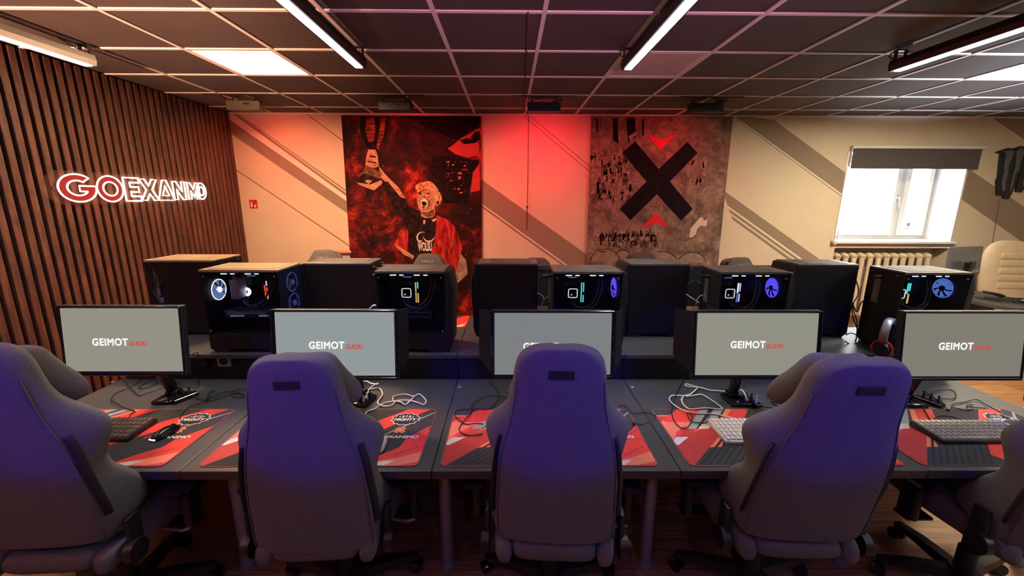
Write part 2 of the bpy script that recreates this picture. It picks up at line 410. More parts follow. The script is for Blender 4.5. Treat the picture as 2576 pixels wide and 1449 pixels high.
# window
b = B(); wy = YB+.40; fw_ = .055
for x in (WX0+fw_/2, WX1-fw_/2): b.box((x, wy, (WZ0+WZ1)/2), (fw_, .07, WZ1-WZ0), bev=.006)
for z in (WZ0+fw_/2, WZ1-fw_/2): b.box(((WX0+WX1)/2, wy, z), (WX1-WX0-.1, .066, fw_), bev=.006)
b.box((5.20, wy, (WZ0+WZ1)/2), (.08, .068, WZ1-WZ0-.1), bev=.006)
win = struct(b.obj('window_1', m_wframe))
for nm, xa, xb in (('window_sash', WX0+.05, 5.165), ('window_sash', 5.235, WX1-.05)):
    b = B(); s_ = .06
    for x in (xa+s_/2, xb-s_/2): b.box((x, wy-.045, (WZ0+WZ1)/2), (s_, .05, WZ1-WZ0-.09), bev=.008)
    for z in (WZ0+.05+s_/2, WZ1-.05-s_/2): b.box(((xa+xb)/2, wy-.045, z), (xb-xa-.004, .046, s_), bev=.008)
    sa = b.obj(nm, m_wframe, win)
    B().box(((xa+xb)/2, wy-.045, (WZ0+WZ1)/2), (xb-xa-.08, .006, WZ1-WZ0-.18)).obj('window_pane', m_wglass, sa)
b = B(); b.box((5.14, wy-.078, 1.84), (.03, .016, .09), bev=.006); b.tube(smooth_path([(5.14, wy-.085, 1.85), (5.14, wy-.125, 1.85), (5.15, wy-.13, 1.80), (5.155, wy-.13, 1.73)]), .010)
b.obj('window_handle', m_silver, win, smooth=40)
b = B(); b.box((5.37, wy-.075, 1.50), (.05, .003, .05), bev=.001); b.box((5.37, wy-.075, 1.455), (.09, .003, .012)); b.obj('window_sticker', m_greyp, win)
b = B(); b.box((WX0+.004, YB+.20, (WZ0+WZ1)/2), (.010, .40, WZ1-WZ0)); b.box((WX1-.004, YB+.20, (WZ0+WZ1)/2), (.010, .40, WZ1-WZ0)); b.box(((WX0+WX1)/2, YB+.20, WZ1-.004), (WX1-WX0, .40, .010)); b.obj('window_reveal', m_wframe, win)
b = B(); b.box((4.895, YB+.16, WZ0-.012), (1.56, .42, .03), bev=.006); b.obj('window_sill', m_wframe, win)

# roller blind
t = thing('roller_blind', 'grey roller blind pulled a little way down over the bright window', 'blind', (4.955, YB-.03, 2.445))
b = B(); b.box((0, 0, 0), (1.62, .055, .035), bev=.008); b.obj('cassette', m_wframe, t)
b = B(); b.box((-.005, -.005, -.13), (1.57, .003, .225)); b.obj('blind_fabric', m_blind, t)
b = B(); b.cyl((-.785, -.005, -.243), (.775, -.005, -.243), .008); b.obj('bottom_bar', m_blind, t, smooth=40)
b = B(); b.box((-.80, .01, -.12), (.012, .02, .22), bev=.003); b.obj('side_guide', m_wframe, t)
b = B(); b.tube(smooth_path([(-.812, -.01, 0), (-.815, -.02, -.5), (-.817, -.02, -1.13), (-.835, -.02, -1.155), (-.85, -.02, -1.13), (-.845, -.02, -.5), (-.83, -.01, 0)]), .0035); b.obj('pull_chain', m_beige, t)
b = B(); b.box((-.833, .012, -1.15), (.05, .03, .035), bev=.006); b.obj('chain_clip', m_beige, t)

# radiator in the niche
t = thing('radiator', 'cream cast iron column radiator under the window', 'radiator', (4.87, YB+.10, .29))
for k in range(12):
    x = -.61+k*.108; b = B()
    for dy in (-.055, .055): b.cyl((x, dy, .05), (x, dy, .80), .031, 14)
    b.ball((x, 0, .82), .05, 16, (.78, 1.9, .9)); b.ball((x, 0, .04), .05, 16, (.78, 1.9, .9))
    b.cyl((x-.054, 0, .80), (x+.054, 0, .80), .026, 12); b.cyl((x-.054, 0, .05), (x+.054, 0, .05), .026, 12)
    b.obj('radiator_section', m_cream, t, smooth=50)
b = B(); b.tube(smooth_path([(-.6, 0, .80), (-.68, 0, .80), (-.71, .03, .80), (-.71, .05, .6)]), .016); b.tube(smooth_path([(-.6, 0, .05), (-.66, 0, .05), (-.68, .02, .02), (-.68, .03, -.29)]), .016); b.obj('radiator_pipe', m_cream, t, smooth=40)
for sx in (-.5, .5): B().box((sx, .0, -.13), (.03, .08, .30)).obj('radiator_foot', m_cream, t)

# ================================================================== CEILING FIXTURES
def ceiling_panel(i, j, lit, label):
    cx, cyy = X0+(i+.5)*T, Y0+(j+.5)*T
    t = thing('ceiling_panel_light', label, 'ceiling light', (cx, cyy, ZC), 0, 'square panel lights in the ceiling')
    b = B()
    for s in (-1, 1):
        b.box((s*.279, 0, .012), (.022, .58, .02), bev=.003); b.box((0, s*.279, .0118), (.536, .022, .0196), bev=.003)
    b.obj('panel_frame', m_grid if not lit else m_wframe, t)
    m = glow('panel_diffuser_warm' if i < 0 else 'panel_diffuser_white', C_PANEL if i < 0 else C_PANEL_WINDOW_END, L_PANEL) if lit else mat('panel_diffuser_off', (.62, .55, .52), .5, noise=.05, nscale=5)
    b = B(); b.box((0, 0, .014), (.54, .54, .008)); b.obj('diffuser', m, t)
    b = B(); b.box((0, 0, .045), (.57, .57, .04)); b.obj('panel_backing', m_grid, t)
ceiling_panel(-4, 1, True, 'lit square ceiling panel next to the slatted wood wall')
ceiling_panel(1, 1, False, 'unlit pinkish square ceiling panel behind a strip lamp')
ceiling_panel(6, 1, True, 'lit square ceiling panel towards the window end of the room')

m_lens = glow('strip_lens', (.90, .97, 1.0), L_STRIP)
STRIP = [(-2.80, 'first strip lamp from the slatted wood wall', m_silver), (-1.006, 'second strip lamp from the slatted wood wall', m_black),
         (.80, 'third strip lamp, in front of the unlit square panel', m_black), (2.625, 'strip lamp furthest from the slatted wood wall', m_black)]
for x, lab, hm in STRIP:
    t = thing('strip_lamp', 'black linear LED ' + lab if hm is m_black else 'grey linear LED ' + lab, 'strip lamp', (x, 3.02, 2.705), 0, 'linear lamps under the ceiling')
    L = 1.5
    b = B(); prof = [(-.038, .035), (.038, .035), (.044, .0), (.036, -.031), (-.036, -.031), (-.044, .0)]
    b.prism([(px_, 0, pz) for px_, pz in prof], (0, -L, 0)); b.obj('lamp_housing', hm, t)
    b = B(); b.box((0, -L/2, -.033), (.048, L-.03, .008), bev=.002, seg=1); b.obj('lens', m_lens, t)
    lamp_light('strip_light', 'AREA', (x, 3.02-L/2, 2.665), (x, 3.02-L/2, 1), P_STRIP, C_STRIP, t, shape='RECTANGLE', size=.055, size_y=L-.05, spread=R(80))
    for yy in (.003, -L-.003): b = B(); b.prism([(px_*1.05, yy, pz*1.05) for px_, pz in prof], (0, .006 if yy > 0 else -.006, 0)); b.obj('end_cap', m_black, t)
    for yy in (-.02, -L+.05):
        b = B()
        for s in (-1, 1): b.box((s*.033, yy, .062), (.008, .022, .066))
        b.box((0, yy, .0905), (.075, .03, .007)); b.obj('lamp_bracket', m_black, t)
    b = B(); b.tube(smooth_path([(-.02, -.01, .035), (-.05, .01, .065), (-.06, -.06, .085), (-.04, -.14, .093)]), .004); b.obj('lamp_cable', m_black, t)

WASH = [(-2.64, 'first wall-wash lamp box from the slatted wood wall, lit tan by the panel', mat('wash_lit_tan', (.16, .13, .10), .4, noise=.08, nscale=30)),  # dark box, the panel's light on it put into the colour
        (-1.14, 'wall-wash lamp box hung above the banner of the cheering player', m_black),
        (.35, 'wall-wash lamp box hung above the bare red-lit wall between banners', m_black),
        (1.98, 'wall-wash lamp box hung above the banner with the black cross', m_black)]
WASH_T = []
for k, (x, lab, hm) in enumerate(WASH):
    t = thing('wash_lamp', 'small ' + lab, 'wash lamp', (x, 4.42, 2.672), 0, 'box lamps hanging in front of the back wall'); WASH_T.append(t)
    b = B(); b.box((0, 0, .045), (.325, .11, .085), bev=.008); b.obj('lamp_body', hm, t)
    b = B(); b.box((0, .058, .042), (.29, .006, .06), bev=.002, seg=1)
    m = glow('wash_lens_red', (1, .02, .04), 6) if k == 2 else m_gloss
    b.obj('lamp_lens', m, t)
    b = B()
    for s in (-1, 1):
        b.tube([(s*.166, 0, .05), (s*.166, 0, .075), (s*.160, -.12, .124)], .006, 6)
    b.box((0, -.13, .123), (.62, .014, .010)); b.obj('lamp_yoke', m_black, t)
    for s, q in ((-.12, 0), (.10, 1), (.13, 2)):
        b = B(); b.cyl((s, .0, .085), (s, 0, .115), .012, 10, .008)
        b.tube(smooth_path([(s, 0, .11), (s+.02, -.03, .125-.01*q), (s+.05, -.08, .110-.008*q), (s+.06*(1-q), -.12, .12)]), .004); b.obj('lamp_cable', m_black, t)
    b = B(); b.box((.04, -.057, .055), (.06, .002, .015)); b.obj('rating_plate', m_strip, t)
# ================================================================== WALL THINGS
# neon sign on the slatted wall; double outlined letters on a clear board
XN = XL+.03
t = thing('neon_sign', 'neon sign with red GO and white EXANIMO on the slatted wood wall', 'neon sign', (XN, 3.80, 1.885))
b = B(); hw, hh = .80, .125; pts = []
for k in range(25):
    a = -math.pi/2+math.pi*k/24; pts.append((.004, hw-hh+hh*math.cos(a), hh*math.sin(a)))
for k in range(25):
    a = math.pi/2+math.pi*k/24; pts.append((.004, -hw+hh+hh*math.cos(a), hh*math.sin(a)))
b.prism(pts, (.005, 0, 0)); b.obj('acrylic_board', m_acryl, t)
m_nr = glow('neon_red_tube', (1, .62, .42), 5); m_nw = glow('neon_white_tube', (1, .86, .60), 6); m_nfill = glow('neon_red_fill', (.62, .0, .008), .75)
LET = [('G', -.575, .285, .205), ('O', -.315, .225, .205)] + [('E', -.115, .150, .195), ('X', .055, .185, .185), ('A', .235, .19, .185), ('N', .405, .15, .175), ('I', .497, .035, .17), ('M', .590, .15, .165), ('O', .700, .13, .165)]
def stroke(ch):
    """outline polygons of the rounded sans letters, unit box -.5 to .5"""
    s_ = .17
    if ch == 'E': return [[(-.5, -.5), (-.5, .5), (.5, .5), (.5, .5-s_*1.2), (-.12, .5-s_*1.2), (-.12, .11), (.42, .11), (.42, -.11), (-.12, -.11), (-.12, -.5+s_*1.2), (.5, -.5+s_*1.2), (.5, -.5)]]
    if ch == 'X': return [[(-.5, .5), (-.2, .5), (0, .19), (.2, .5), (.5, .5), (.17, 0), (.5, -.5), (.2, -.5), (0, -.19), (-.2, -.5), (-.5, -.5), (-.17, 0)]]
    if ch == 'A': return [[(-.5, -.5), (-.12, .5), (.12, .5), (.5, -.5)], [(-.2, -.27), (0, .22), (.2, -.27)]]
    if ch == 'N': return [[(-.5, -.5), (-.5, .5), (-.22, .5), (.22, -.05), (.22, .5), (.5, .5), (.5, -.5), (.22, -.5), (-.22, .05), (-.22, -.5)]]
    if ch == 'I': return [[(-.5, -.5), (-.5, .5), (.5, .5), (.5, -.5)]]
    if ch == 'M': return [[(-.5, -.5), (-.5, .5), (-.25, .5), (0, .08), (.25, .5), (.5, .5), (.5, -.5), (.24, -.5), (.24, .0), (0, -.38), (-.24, .0), (-.24, -.5)]]
    if ch == 'O': return [[(.5*math.cos(2*math.pi*k/28), .5*math.sin(2*math.pi*k/28)) for k in range(28)], [(.27*math.cos(2*math.pi*k/28), .27*math.sin(2*math.pi*k/28)) for k in range(28)]]
    if ch == 'G':
        o_ = [(.5*math.cos(R(a)), .5*math.sin(R(a))) for a in range(48, 361, 12)]
        i_ = [(.27*math.cos(R(a)), .27*math.sin(R(a))) for a in range(330, 47, -12)]
        return [o_+[(.5, .08), (.04, .08), (.04, -.12), (.24, -.12)]+i_]
for ch, yc, wd, ht in LET:
    red = wd > .2
    b = B()
    for poly in stroke(ch):
        b.tube([(.020, yc+p[0]*wd, p[1]*ht) for p in poly], .0058 if red else .0066, 8, closed=True)
    o = b.obj('neon_letter', m_nr if red else m_nw, t, smooth=True)
    if red:
        b = B(); ps = stroke(ch)
        if ch == 'G': b.face([(.012, yc+p[0]*wd, p[1]*ht) for p in ps[0]])
        else:
            n = len(ps[0])
            for k in range(n):
                q = (k+1) % n
                b.face([(.012, yc+ps[a][c_][0]*wd, ps[a][c_][1]*ht) for a, c_ in ((0, k), (0, q), (1, q), (1, k))])
        b.obj('letter_fill', m_nfill, o)
for y, z in ((-.74, 0), (-.25, .105), (.3, .105), (-.25, -.105), (.3, -.105), (.76, 0)):
    b = B(); b.cyl((-.01, y, z), (.016, y, z), .006, 12); b.obj('standoff', m_metal, t, smooth=40)

# banner of the cheering player with a cup
YBN = YB-.022
def wallpoly(b, m, pts, y, conv=None):
    b.use(m); P = []
    for p in pts:
        v = at(*(conv(*p) if conv else p), 'Y', y); P.append((v.x, v.z))
    bmq = [b.bm.verts.new((x, y, z)) for x, z in P]
    f = b.bm.faces.new(bmq); f.material_index = b.mi; f.normal_update()
    if f.normal.y > 0: f.normal_flip()
def cloth(b, m, x0t, x1t, x0b, x1b, zt, zb, y, wave=.006, nx=24, nz=30):
    b.use(m); g = []
    for j in range(nz+1):
        v = j/nz; row = []
        for i in range(nx+1):
            u = i/nx; xa = x0t+(x0b-x0t)*v; xb = x1t+(x1b-x1t)*v
            row.append(b.bm.verts.new((xa+(xb-xa)*u, y+wave*math.sin(u*7+v*2)*v, zt+(zb-zt)*v)))
        g.append(row)
    for j in range(nz):
        for i in range(nx):
            f = b.bm.faces.new((g[j][i], g[j+1][i], g[j+1][i+1], g[j][i+1])); f.material_index = b.mi
m_b1 = print_mat('banner_fire_print', [(.36, (.010, .004, .005)), (.47, (.035, .006, .006)), (.54, (.15, .010, .010)), (.60, (.42, .03, .02)), (.70, (.75, .14, .07))], 2.6, 14, warp=.35, nrough=.72)
m_b1d = mat('banner_black_print', (.012, .008, .009), .9, noise=.5, nscale=24, spec=.08)
m_b1s = mat('banner_cloth_print', (.022, .012, .011), .9, noise=.7, nscale=18, spec=.08)
m_tan = print_mat('banner_skin_print', [(.3, (.22, .09, .05)), (.5, (.50, .27, .15)), (.7, (.66, .42, .25))], 14, 6)
m_hair = print_mat('banner_hair_print', [(.36, (.30, .10, .04)), (.5, (.62, .33, .15)), (.64, (.80, .55, .33))], 22, 5, stretch=(1, 1, 1))
m_cape = print_mat('banner_cape_print', [(.34, (.10, .006, .006)), (.52, (.42, .02, .018)), (.68, (.72, .09, .05))], 3, 6, warp=2, stretch=(3, 1, .8))
m_cup = print_mat('banner_cup_print', [(.35, (.02, .008, .008)), (.55, (.30, .03, .02)), (.7, (.62, .16, .08))], 10, 4, stretch=(.4, 1, 3))
m_cupd = print_mat('banner_cup_base_print', [(.35, (.05, .025, .018)), (.6, (.22, .10, .06)), (.72, (.4, .22, .13))], 9, 5)
t = thing('banner', 'dark red fabric banner printed with a cheering player lifting a cup', 'banner', (-1.16, YBN, 2.76), 0, 'tall printed banners on the back wall')
b = B(); cloth(b, m_b1, -1.985, -.330, -2.03, -.35, 2.775, .22, YBN, 0)
bn = b.obj('banner_cloth', fix=False); bn.parent = t; bn.matrix_parent_inverse = Matrix.Translation(-t.location)
b = B(); Y1, Y2, Y3, Y4 = YBN-.0012, YBN-.0022, YBN-.0032, YBN-.0042
def P1(m, pts, y=Y1): wallpoly(b, m, pts, y, z6)
P1(m_b1d, [(1640, 45), (1800, 110), (1960, 190), (2120, 260), (2230, 200), (2340, 150), (2350, 45)])
P1(m_b1d, [(2080, 250), (2200, 270), (2345, 260), (2345, 180), (2250, 200)], Y2)
P1(m_red2, [(2110, 300), (2180, 240), (2310, 175), (2260, 240), (2340, 300), (2330, 400), (2230, 420), (2120, 390), (2050, 340)], Y3)
P1(m_b1d, [(2160, 265), (2220, 245), (2330, 262), (2300, 290), (2200, 300)], Y4)
P1(m_b1d, [(1915, 400), (2130, 410), (2340, 450), (2250, 700), (2230, 840), (2010, 840), (1990, 640), (1890, 560)])
P1(m_red2, [(2340, 480), (2280, 560), (2260, 740), (2345, 720)], Y2)
for k in range(34):
    x = 2020+random.random()*220; y_ = 440+random.random()*300; s = 4+random.random()*14
    P1(m_cup if k % 3 else m_salmon, [(x, y_), (x+s*1.6, y_-s*.3), (x+s*1.4, y_+s*.5), (x-2, y_+s*.6)], Y2)
for k in range(44):
    x = 1180+random.random()*1100; y_ = 60+random.random()*1250; s = 3+random.random()*16; a = random.random()*.8+.2
    if 1500 < x < 2150 and y_ > 640: continue
    P1(m_salmon if k % 2 else m_pale, [(x, y_), (x+s*a, y_+s), (x+s*a+2.5, y_+s-1), (x+3, y_-1)], Y1)
P1(m_b1d, [(1255, 45), (1250, 150), (1270, 240), (1310, 310), (1330, 370), (1390, 370), (1440, 310), (1490, 220), (1505, 120), (1505, 45)], Y2)
P1(m_cup, [(1310, 60), (1298, 180), (1330, 280), (1375, 280), (1392, 180), (1382, 60)], Y3)
P1(m_cup, [(1440, 50), (1432, 160), (1400, 330), (1420, 350), (1470, 220), (1490, 50)], Y3)
P1(m_tan, [(1330, 345), (1395, 352), (1412, 400), (1425, 500), (1380, 520), (1300, 490), (1312, 400)], Y3)
P1(m_b1s, [(1340, 400), (1395, 410), (1395, 425), (1340, 415)], Y4); P1(m_b1s, [(1320, 450), (1400, 465), (1400, 478), (1325, 462)], Y4)
P1(m_cupd, [(1300, 488), (1450, 560), (1440, 615), (1290, 570), (1240, 590), (1285, 540)], Y4)
P1(m_b1s, [(1285, 562), (1455, 622), (1380, 720), (1215, 640)], Y4-.0006)
P1(m_tan, [(1296, 640), (1318, 622), (1362, 632), (1332, 664)], Y4-.0012)
P1(m_tan, [(1225, 648), (1345, 668), (1452, 625), (1455, 655), (1380, 722), (1250, 672)], Y4-.0012)
P1(m_tan, [(1425, 500), (1480, 572), (1600, 690), (1665, 795), (1645, 815), (1500, 660), (1440, 600)], Y3)
P1(m_b1s, [(1445, 650), (1505, 640), (1620, 780), (1665, 795), (1705, 870), (1795, 912), (1800, 980), (1700, 1085), (1640, 985), (1560, 885), (1490, 740)], Y4)
P1(m_b1s, [(1695, 905), (1800, 905), (1900, 985), (1965, 960), (1955, 1060), (1925, 1180), (1890, 1345), (1700, 1335), (1692, 1100), (1655, 1010)], Y3-.0004)
zf = lambda a, c_: (1000+a/3.725, 440+c_/3.725)
def PF(m, pts, n=1): wallpoly(b, m, pts, Y4-.0006*n, zf)
PF(m_tan, [(185, 190), (183, 260), (200, 310), (218, 345), (220, 390), (262, 405), (330, 400), (352, 370), (350, 330), (372, 290), (400, 270), (412, 225), (400, 180), (370, 120), (330, 75), (260, 90), (200, 130)], 0)
PF(m_cupd, [(222, 352), (290, 348), (345, 318), (342, 372), (300, 392), (262, 388)])
PF(m_cupd, [(288, 225), (305, 250), (303, 290), (285, 325), (262, 340), (285, 300), (292, 265)])
PF(m_hair, [(165, 115), (172, 92), (190, 84), (212, 68), (245, 70), (268, 58), (305, 60), (335, 78), (352, 98), (372, 120), (385, 150), (410, 190), (416, 230), (398, 268), (386, 244), (366, 238), (352, 205), (354, 172), (328, 142), (292, 126), (245, 132), (212, 152), (192, 178), (184, 142), (168, 130)])
PF(m_cupd, [(190, 172), (214, 150), (246, 134), (288, 128), (262, 142), (232, 152), (205, 178)], 2)
for q in ((225, 88, 250, 118), (265, 80, 300, 112), (310, 95, 332, 132), (350, 120, 366, 165), (375, 170, 392, 220), (200, 105, 214, 132)):
    PF(m_cupd, [(q[0], q[1]), (q[0]+7, q[1]+2), (q[2]+3, q[3]), (q[2]-2, q[3]-2)], 2)
PF(m_whitep, [(222, 240), (238, 226), (262, 228), (278, 244), (282, 274), (262, 302), (240, 318), (226, 296), (220, 262)], 1)
PF(m_cupd, [(232, 292), (262, 290), (256, 306), (240, 318), (230, 304)], 2)
PF(m_b1d, [(224, 254), (248, 246), (276, 262), (266, 288), (236, 290)], 2)
PF(m_cupd, [(192, 172), (222, 166), (230, 178), (206, 186)], 2); PF(m_cupd, [(262, 172), (298, 166), (314, 178), (284, 184)], 2)
PF(m_b1d, [(198, 177), (222, 173), (212, 181)], 3); PF(m_b1d, [(270, 176), (302, 173), (286, 180)], 3)
PF(m_cupd, [(236, 206), (244, 212), (264, 212), (258, 198), (250, 204)], 2)
PF(m_cupd, [(360, 275), (366, 250), (386, 240), (394, 262), (376, 292), (372, 270)], 2); PF(m_cupd, [(346, 300), (362, 276), (366, 320), (352, 350)], 2)
PF(m_pale, [(318, 425), (360, 405), (362, 420), (340, 440)], 1)
P1(m_cape, [(1950, 945), (2050, 990), (2110, 1040), (2152, 1130), (2185, 1250), (2170, 1310), (2130, 1460), (2080, 1460), (1990, 1380), (1888, 1345), (1930, 1180), (1945, 1060)], Y4)
P1(m_cape, [(1690, 1075), (1640, 1110), (1560, 1200), (1600, 1262), (1682, 1300), (1692, 1180)], Y4)
P1(m_tan, [(1556, 1200), (1610, 1232), (1745, 1318), (1735, 1345), (1650, 1305), (1600, 1250)], Y4-.0006)
P1(m_pale, [(1828, 995), (1848, 990), (1842, 1025), (1832, 1028)], Y4-.0006)
m_torn = print_mat('banner_torn_print', [(.3, (.10, .06, .045)), (.5, (.32, .22, .17)), (.7, (.55, .42, .34))], 9, 6)
P1(m_torn, [(2172, 1300), (2215, 1350), (2235, 1480), (2150, 1560), (2080, 1620), (2110, 1440)], Y3)
for a0, a1, cxx, cyy, r0, th in ((60, 290, 1818, 1150, 52, 13), (180, 350, 1880, 1140, 52, 13), (190, 330, 1800, 1160, 26, 9)):
    for k in range(10):
        q0, q1 = R(a0+(a1-a0)*k/10), R(a0+(a1-a0)*(k+1)/10)
        P1(m_whitep, [(cxx+r*math.cos(q), cyy-r*math.sin(q)) for r, q in ((r0, q0), (r0, q1), (r0-th*math.sin(math.pi*(k+1)/11), q1), (r0-th*math.sin(math.pi*max(.3, k)/11), q0))], Y4-.0006)
o = b.obj('banner_picture', fix=False); o.parent = t; o.matrix_parent_inverse = Matrix.Translation(-t.location)
pa, pb = at(*z6(1780, 1230), 'Y', Y4), at(*z6(1908, 1236), 'Y', Y4)
text_obj('banner_lettering', 'WOLSU', m_whitep, .1, t, (pa+pb)/2+Vector((0, -.002, 0))-t.location, FACE_CAM, .0003, .004, width=(pb-pa).length, height=.115)

# banner with the black cross
t = thing('banner', 'grey-brown fabric banner printed with a big black cross and red arrowheads', 'banner', (1.83, YBN, 2.76), 0, 'tall printed banners on the back wall')
m_b2 = print_mat('banner_stone_print', [(.33, (.075, .050, .042)), (.46, (.17, .115, .095)), (.56, (.28, .20, .16)), (.68, (.46, .34, .28))], 5, 14, warp=.25, nrough=.78)
m_crowd = print_mat('banner_crowd_print', [(.38, (.10, .07, .058)), (.5, (.23, .16, .13)), (.62, (.44, .32, .26))], 24, 8, warp=.4)
m_b2l = print_mat('banner_pale_print', [(.3, (.20, .145, .115)), (.7, (.42, .31, .245))], 12, 8)
m_b2d = mat('banner_shadow_print', (.095, .064, .052), .9, noise=.5, nscale=25, spec=.1)
m_b2x = mat('banner_cross_print', (.010, .008, .012), .9, noise=.25, nscale=10, spec=.1)
m_b2r = mat('banner_arrow_print', (.75, .012, .03), .8, noise=.03, nscale=10)
b = B(); cloth(b, m_b2, .975, 2.665, 1.0, 2.69, 2.785, .25, YBN, 0)
o = b.obj('banner_cloth', fix=False); o.parent = t; o.matrix_parent_inverse = Matrix.Translation(-t.location)
b = B()
def P2(m, pts, y=Y1): wallpoly(b, m, pts, y, z7)
random.seed(21)
def figure(x, y, h_, m, hd=1.0):
    w_ = h_*.22*random.uniform(.8, 1.2); dx = random.uniform(-.1, .1)*h_
    P2(m, [(x-w_, y), (x-w_*.9+dx*.5, y-h_*.55), (x-w_*.3+dx, y-h_*.68), (x+w_*.4+dx, y-h_*.68), (x+w_+dx*.4, y-h_*.5), (x+w_*.8, y), (x+w_*.2, y-h_*.2)], Y1)
    P2(m, [(x+dx+.13*h_*hd*math.cos(a), y-h_*.82-.16*h_*hd*math.sin(a)) for a in [R(q) for q in range(0, 360, 45)]], Y1)
for row in range(3):
    for q in range(22): figure(1085+q*26+random.uniform(-10, 10), 1150+row*46+random.uniform(-14, 14), random.uniform(60, 85), (m_b2d, m_b2l, m_crowd)[random.randrange(3)])
for row in range(6):
    for q in range(13):
        x = 1050+q*36+random.uniform(-14, 14); y_ = 420+row*82+random.uniform(-25, 25)
        if x > 1300+.9*abs(y_-640)*.9+40: continue
        figure(x, y_, random.uniform(60, 120), (m_crowd, m_b2l, m_crowd, m_b2d)[random.randrange(4)], 1.2)
for q in range(26):
    x = random.uniform(1800, 2080); y_ = random.uniform(470, 800)
    if x-1757 < abs(y_-640)*.85+60: continue
    figure(x, y_, random.uniform(50, 110), (m_crowd, m_b2l)[q % 2], 1.1)
for q in range(60):
    x, y_ = random.uniform(1040, 2200), random.uniform(60, 1300); l_ = random.uniform(20, 90); a = random.uniform(-.5, 1.2)
    P2((m_b2l, m_b2d, m_crowd)[q % 3], [(x, y_), (x+l_*math.cos(a), y_+l_*math.sin(a)), (x+l_*math.cos(a)+3, y_+l_*math.sin(a)+5), (x+2, y_+7)], Y1)
def arch(cx_, cy_, rx, ry, a0=0, a1=180):
    P2(m_b2l, [(cx_+rx*math.cos(R(a)), cy_-ry*math.sin(R(a))) for a in range(a0, a1+1, 12)]+([(cx_, cy_)] if a1-a0 < 170 else []), Y1)
    for a in range(a0, a1, 12):
        P2(m_b2x, [(cx_+r*rx*math.cos(R(q)), cy_-r*ry*math.sin(R(q))) for r, q in ((1, a), (1, a+12), (1.05, a+12), (1.05, a))], Y2)
arch(1170, 1370, 130, 110); arch(1330, 1400, 90, 130, 0, 140); arch(1960, 1380, 120, 90); arch(1680, 1420, 160, 140, 10, 100)
P2(m_b2x, [(1240, 60), (1280, 60), (1290, 300), (1240, 260)]); P2(m_b2x, [(1360, 60), (1440, 60), (1450, 240), (1375, 280)]); P2(m_b2l, [(1380, 230), (1450, 180), (1465, 200), (1400, 275)], Y2)
P2(m_b2x, [(1085, 60), (1100, 60), (1106, 190), (1090, 190)]); P2(m_b2x, [(1500, 70), (1525, 75), (1520, 220), (1505, 220)])
P2(m_b2x, [(1440, 272), (1655, 525), (1918, 278), (2010, 380), (1757, 640), (1967, 890), (1860, 997), (1640, 755), (1397, 995), (1300, 890), (1545, 640), (1325, 378)], Y3)
P2(m_b2r, [(1545, 203), (1680, 255), (1825, 200), (1670, 355)], Y3); P2(m_b2r, [(1485, 1070), (1632, 925), (1755, 1065), (1635, 1020)], Y3)
for cx_, cy_, r0, m in ((2125, 722, 46, m_torn), (2050, 752, 28, m_b2l), (2195, 748, 28, m_torn)):
    P2(m, [(cx_+(r0 if k % 2 == 0 else r0*.42)*math.sin(math.pi*k/5), cy_-(r0 if k % 2 == 0 else r0*.42)*math.cos(math.pi*k/5)) for k in range(10)], Y3)
P2(m_torn, [(1950, 930), (1975, 915), (2010, 935), (2015, 965), (1990, 995), (1985, 960)], Y3)
P2(m_pale, [(2030, 970), (2060, 965), (2065, 1000), (2100, 980), (2090, 1050), (2040, 1040), (2005, 1075), (1995, 1120), (1960, 1150), (1935, 1148), (1945, 1070)], Y3)
P2(m_torn, [(1905, 1190), (1930, 1175), (1948, 1185), (1920, 1228), (1900, 1222)], Y3)
o = b.obj('banner_picture', fix=False); o.parent = t; o.matrix_parent_inverse = Matrix.Translation(-t.location)

# small wall things
t = thing('fire_sign', 'small square red fire extinguisher sign on the wall beside the slats', 'sign', (-3.162, YB-.003, 1.742))
B().box((0, 0, 0), (.092, .004, .105)).obj('sign_plate', mat('sign_red', (.55, .012, .014), .4, noise=.03), t)
b = B(); b.box((-.022, -.003, -.012), (.022, .001, .05)); b.box((-.022, -.003, .02), (.010, .001, .016)); b.box((-.014, -.003, .03), (.022, .001, .006))
b.face([(.008, -.0032, -.038), (.032, -.0032, -.038), (.036, -.0032, -.012), (.028, -.0032, -.018), (.026, -.0032, .006), (.016, -.0032, -.012), (.010, -.0032, -.004)])
b.obj('sign_symbol', m_whitep, t, fix=False)
b = B(); pz = [at(842, 660, 'Y', YB-.02), at(842, 640, 'Y', YB-.02), at(846, 635, 'Y', YB-.02), at(884, 634, 'Y', YB-.02)]
b.tube(smooth_path(pz, 4), .022, 10); tag(b.obj('wall_pipe', mat('painted_pipe', (.62, .33, .25), .6, noise=.03), smooth=40), 'thin painted pipe bend on the wall beside the player banner', 'pipe')
b = B(); b.tube(smooth_path([(.10, 2.45, 2.790), (.13, 3.5, 2.790), (.17, 4.8, 2.790), (.225, 5.17, 2.785), (.23, 5.18, 2.70)], 5), .004, 6)
b.tube(smooth_path([(.23, 5.18, 2.70), (.232, 5.18, 2.2), (.225, 5.18, 1.75)], 5), .004, 6); b.ball((.225, 5.18, 1.72), .012, 10, (1, 1, 1.8)); b.tube([(.225, 5.18, 1.72), (.222, 5.18, 1.44)], .006, 6)
tag(b.obj('pull_cord', mat('cord_dark_red', (.11, .02, .02), .8), smooth=40), 'thin dark cord hanging down the bare wall between the banners', 'cord')

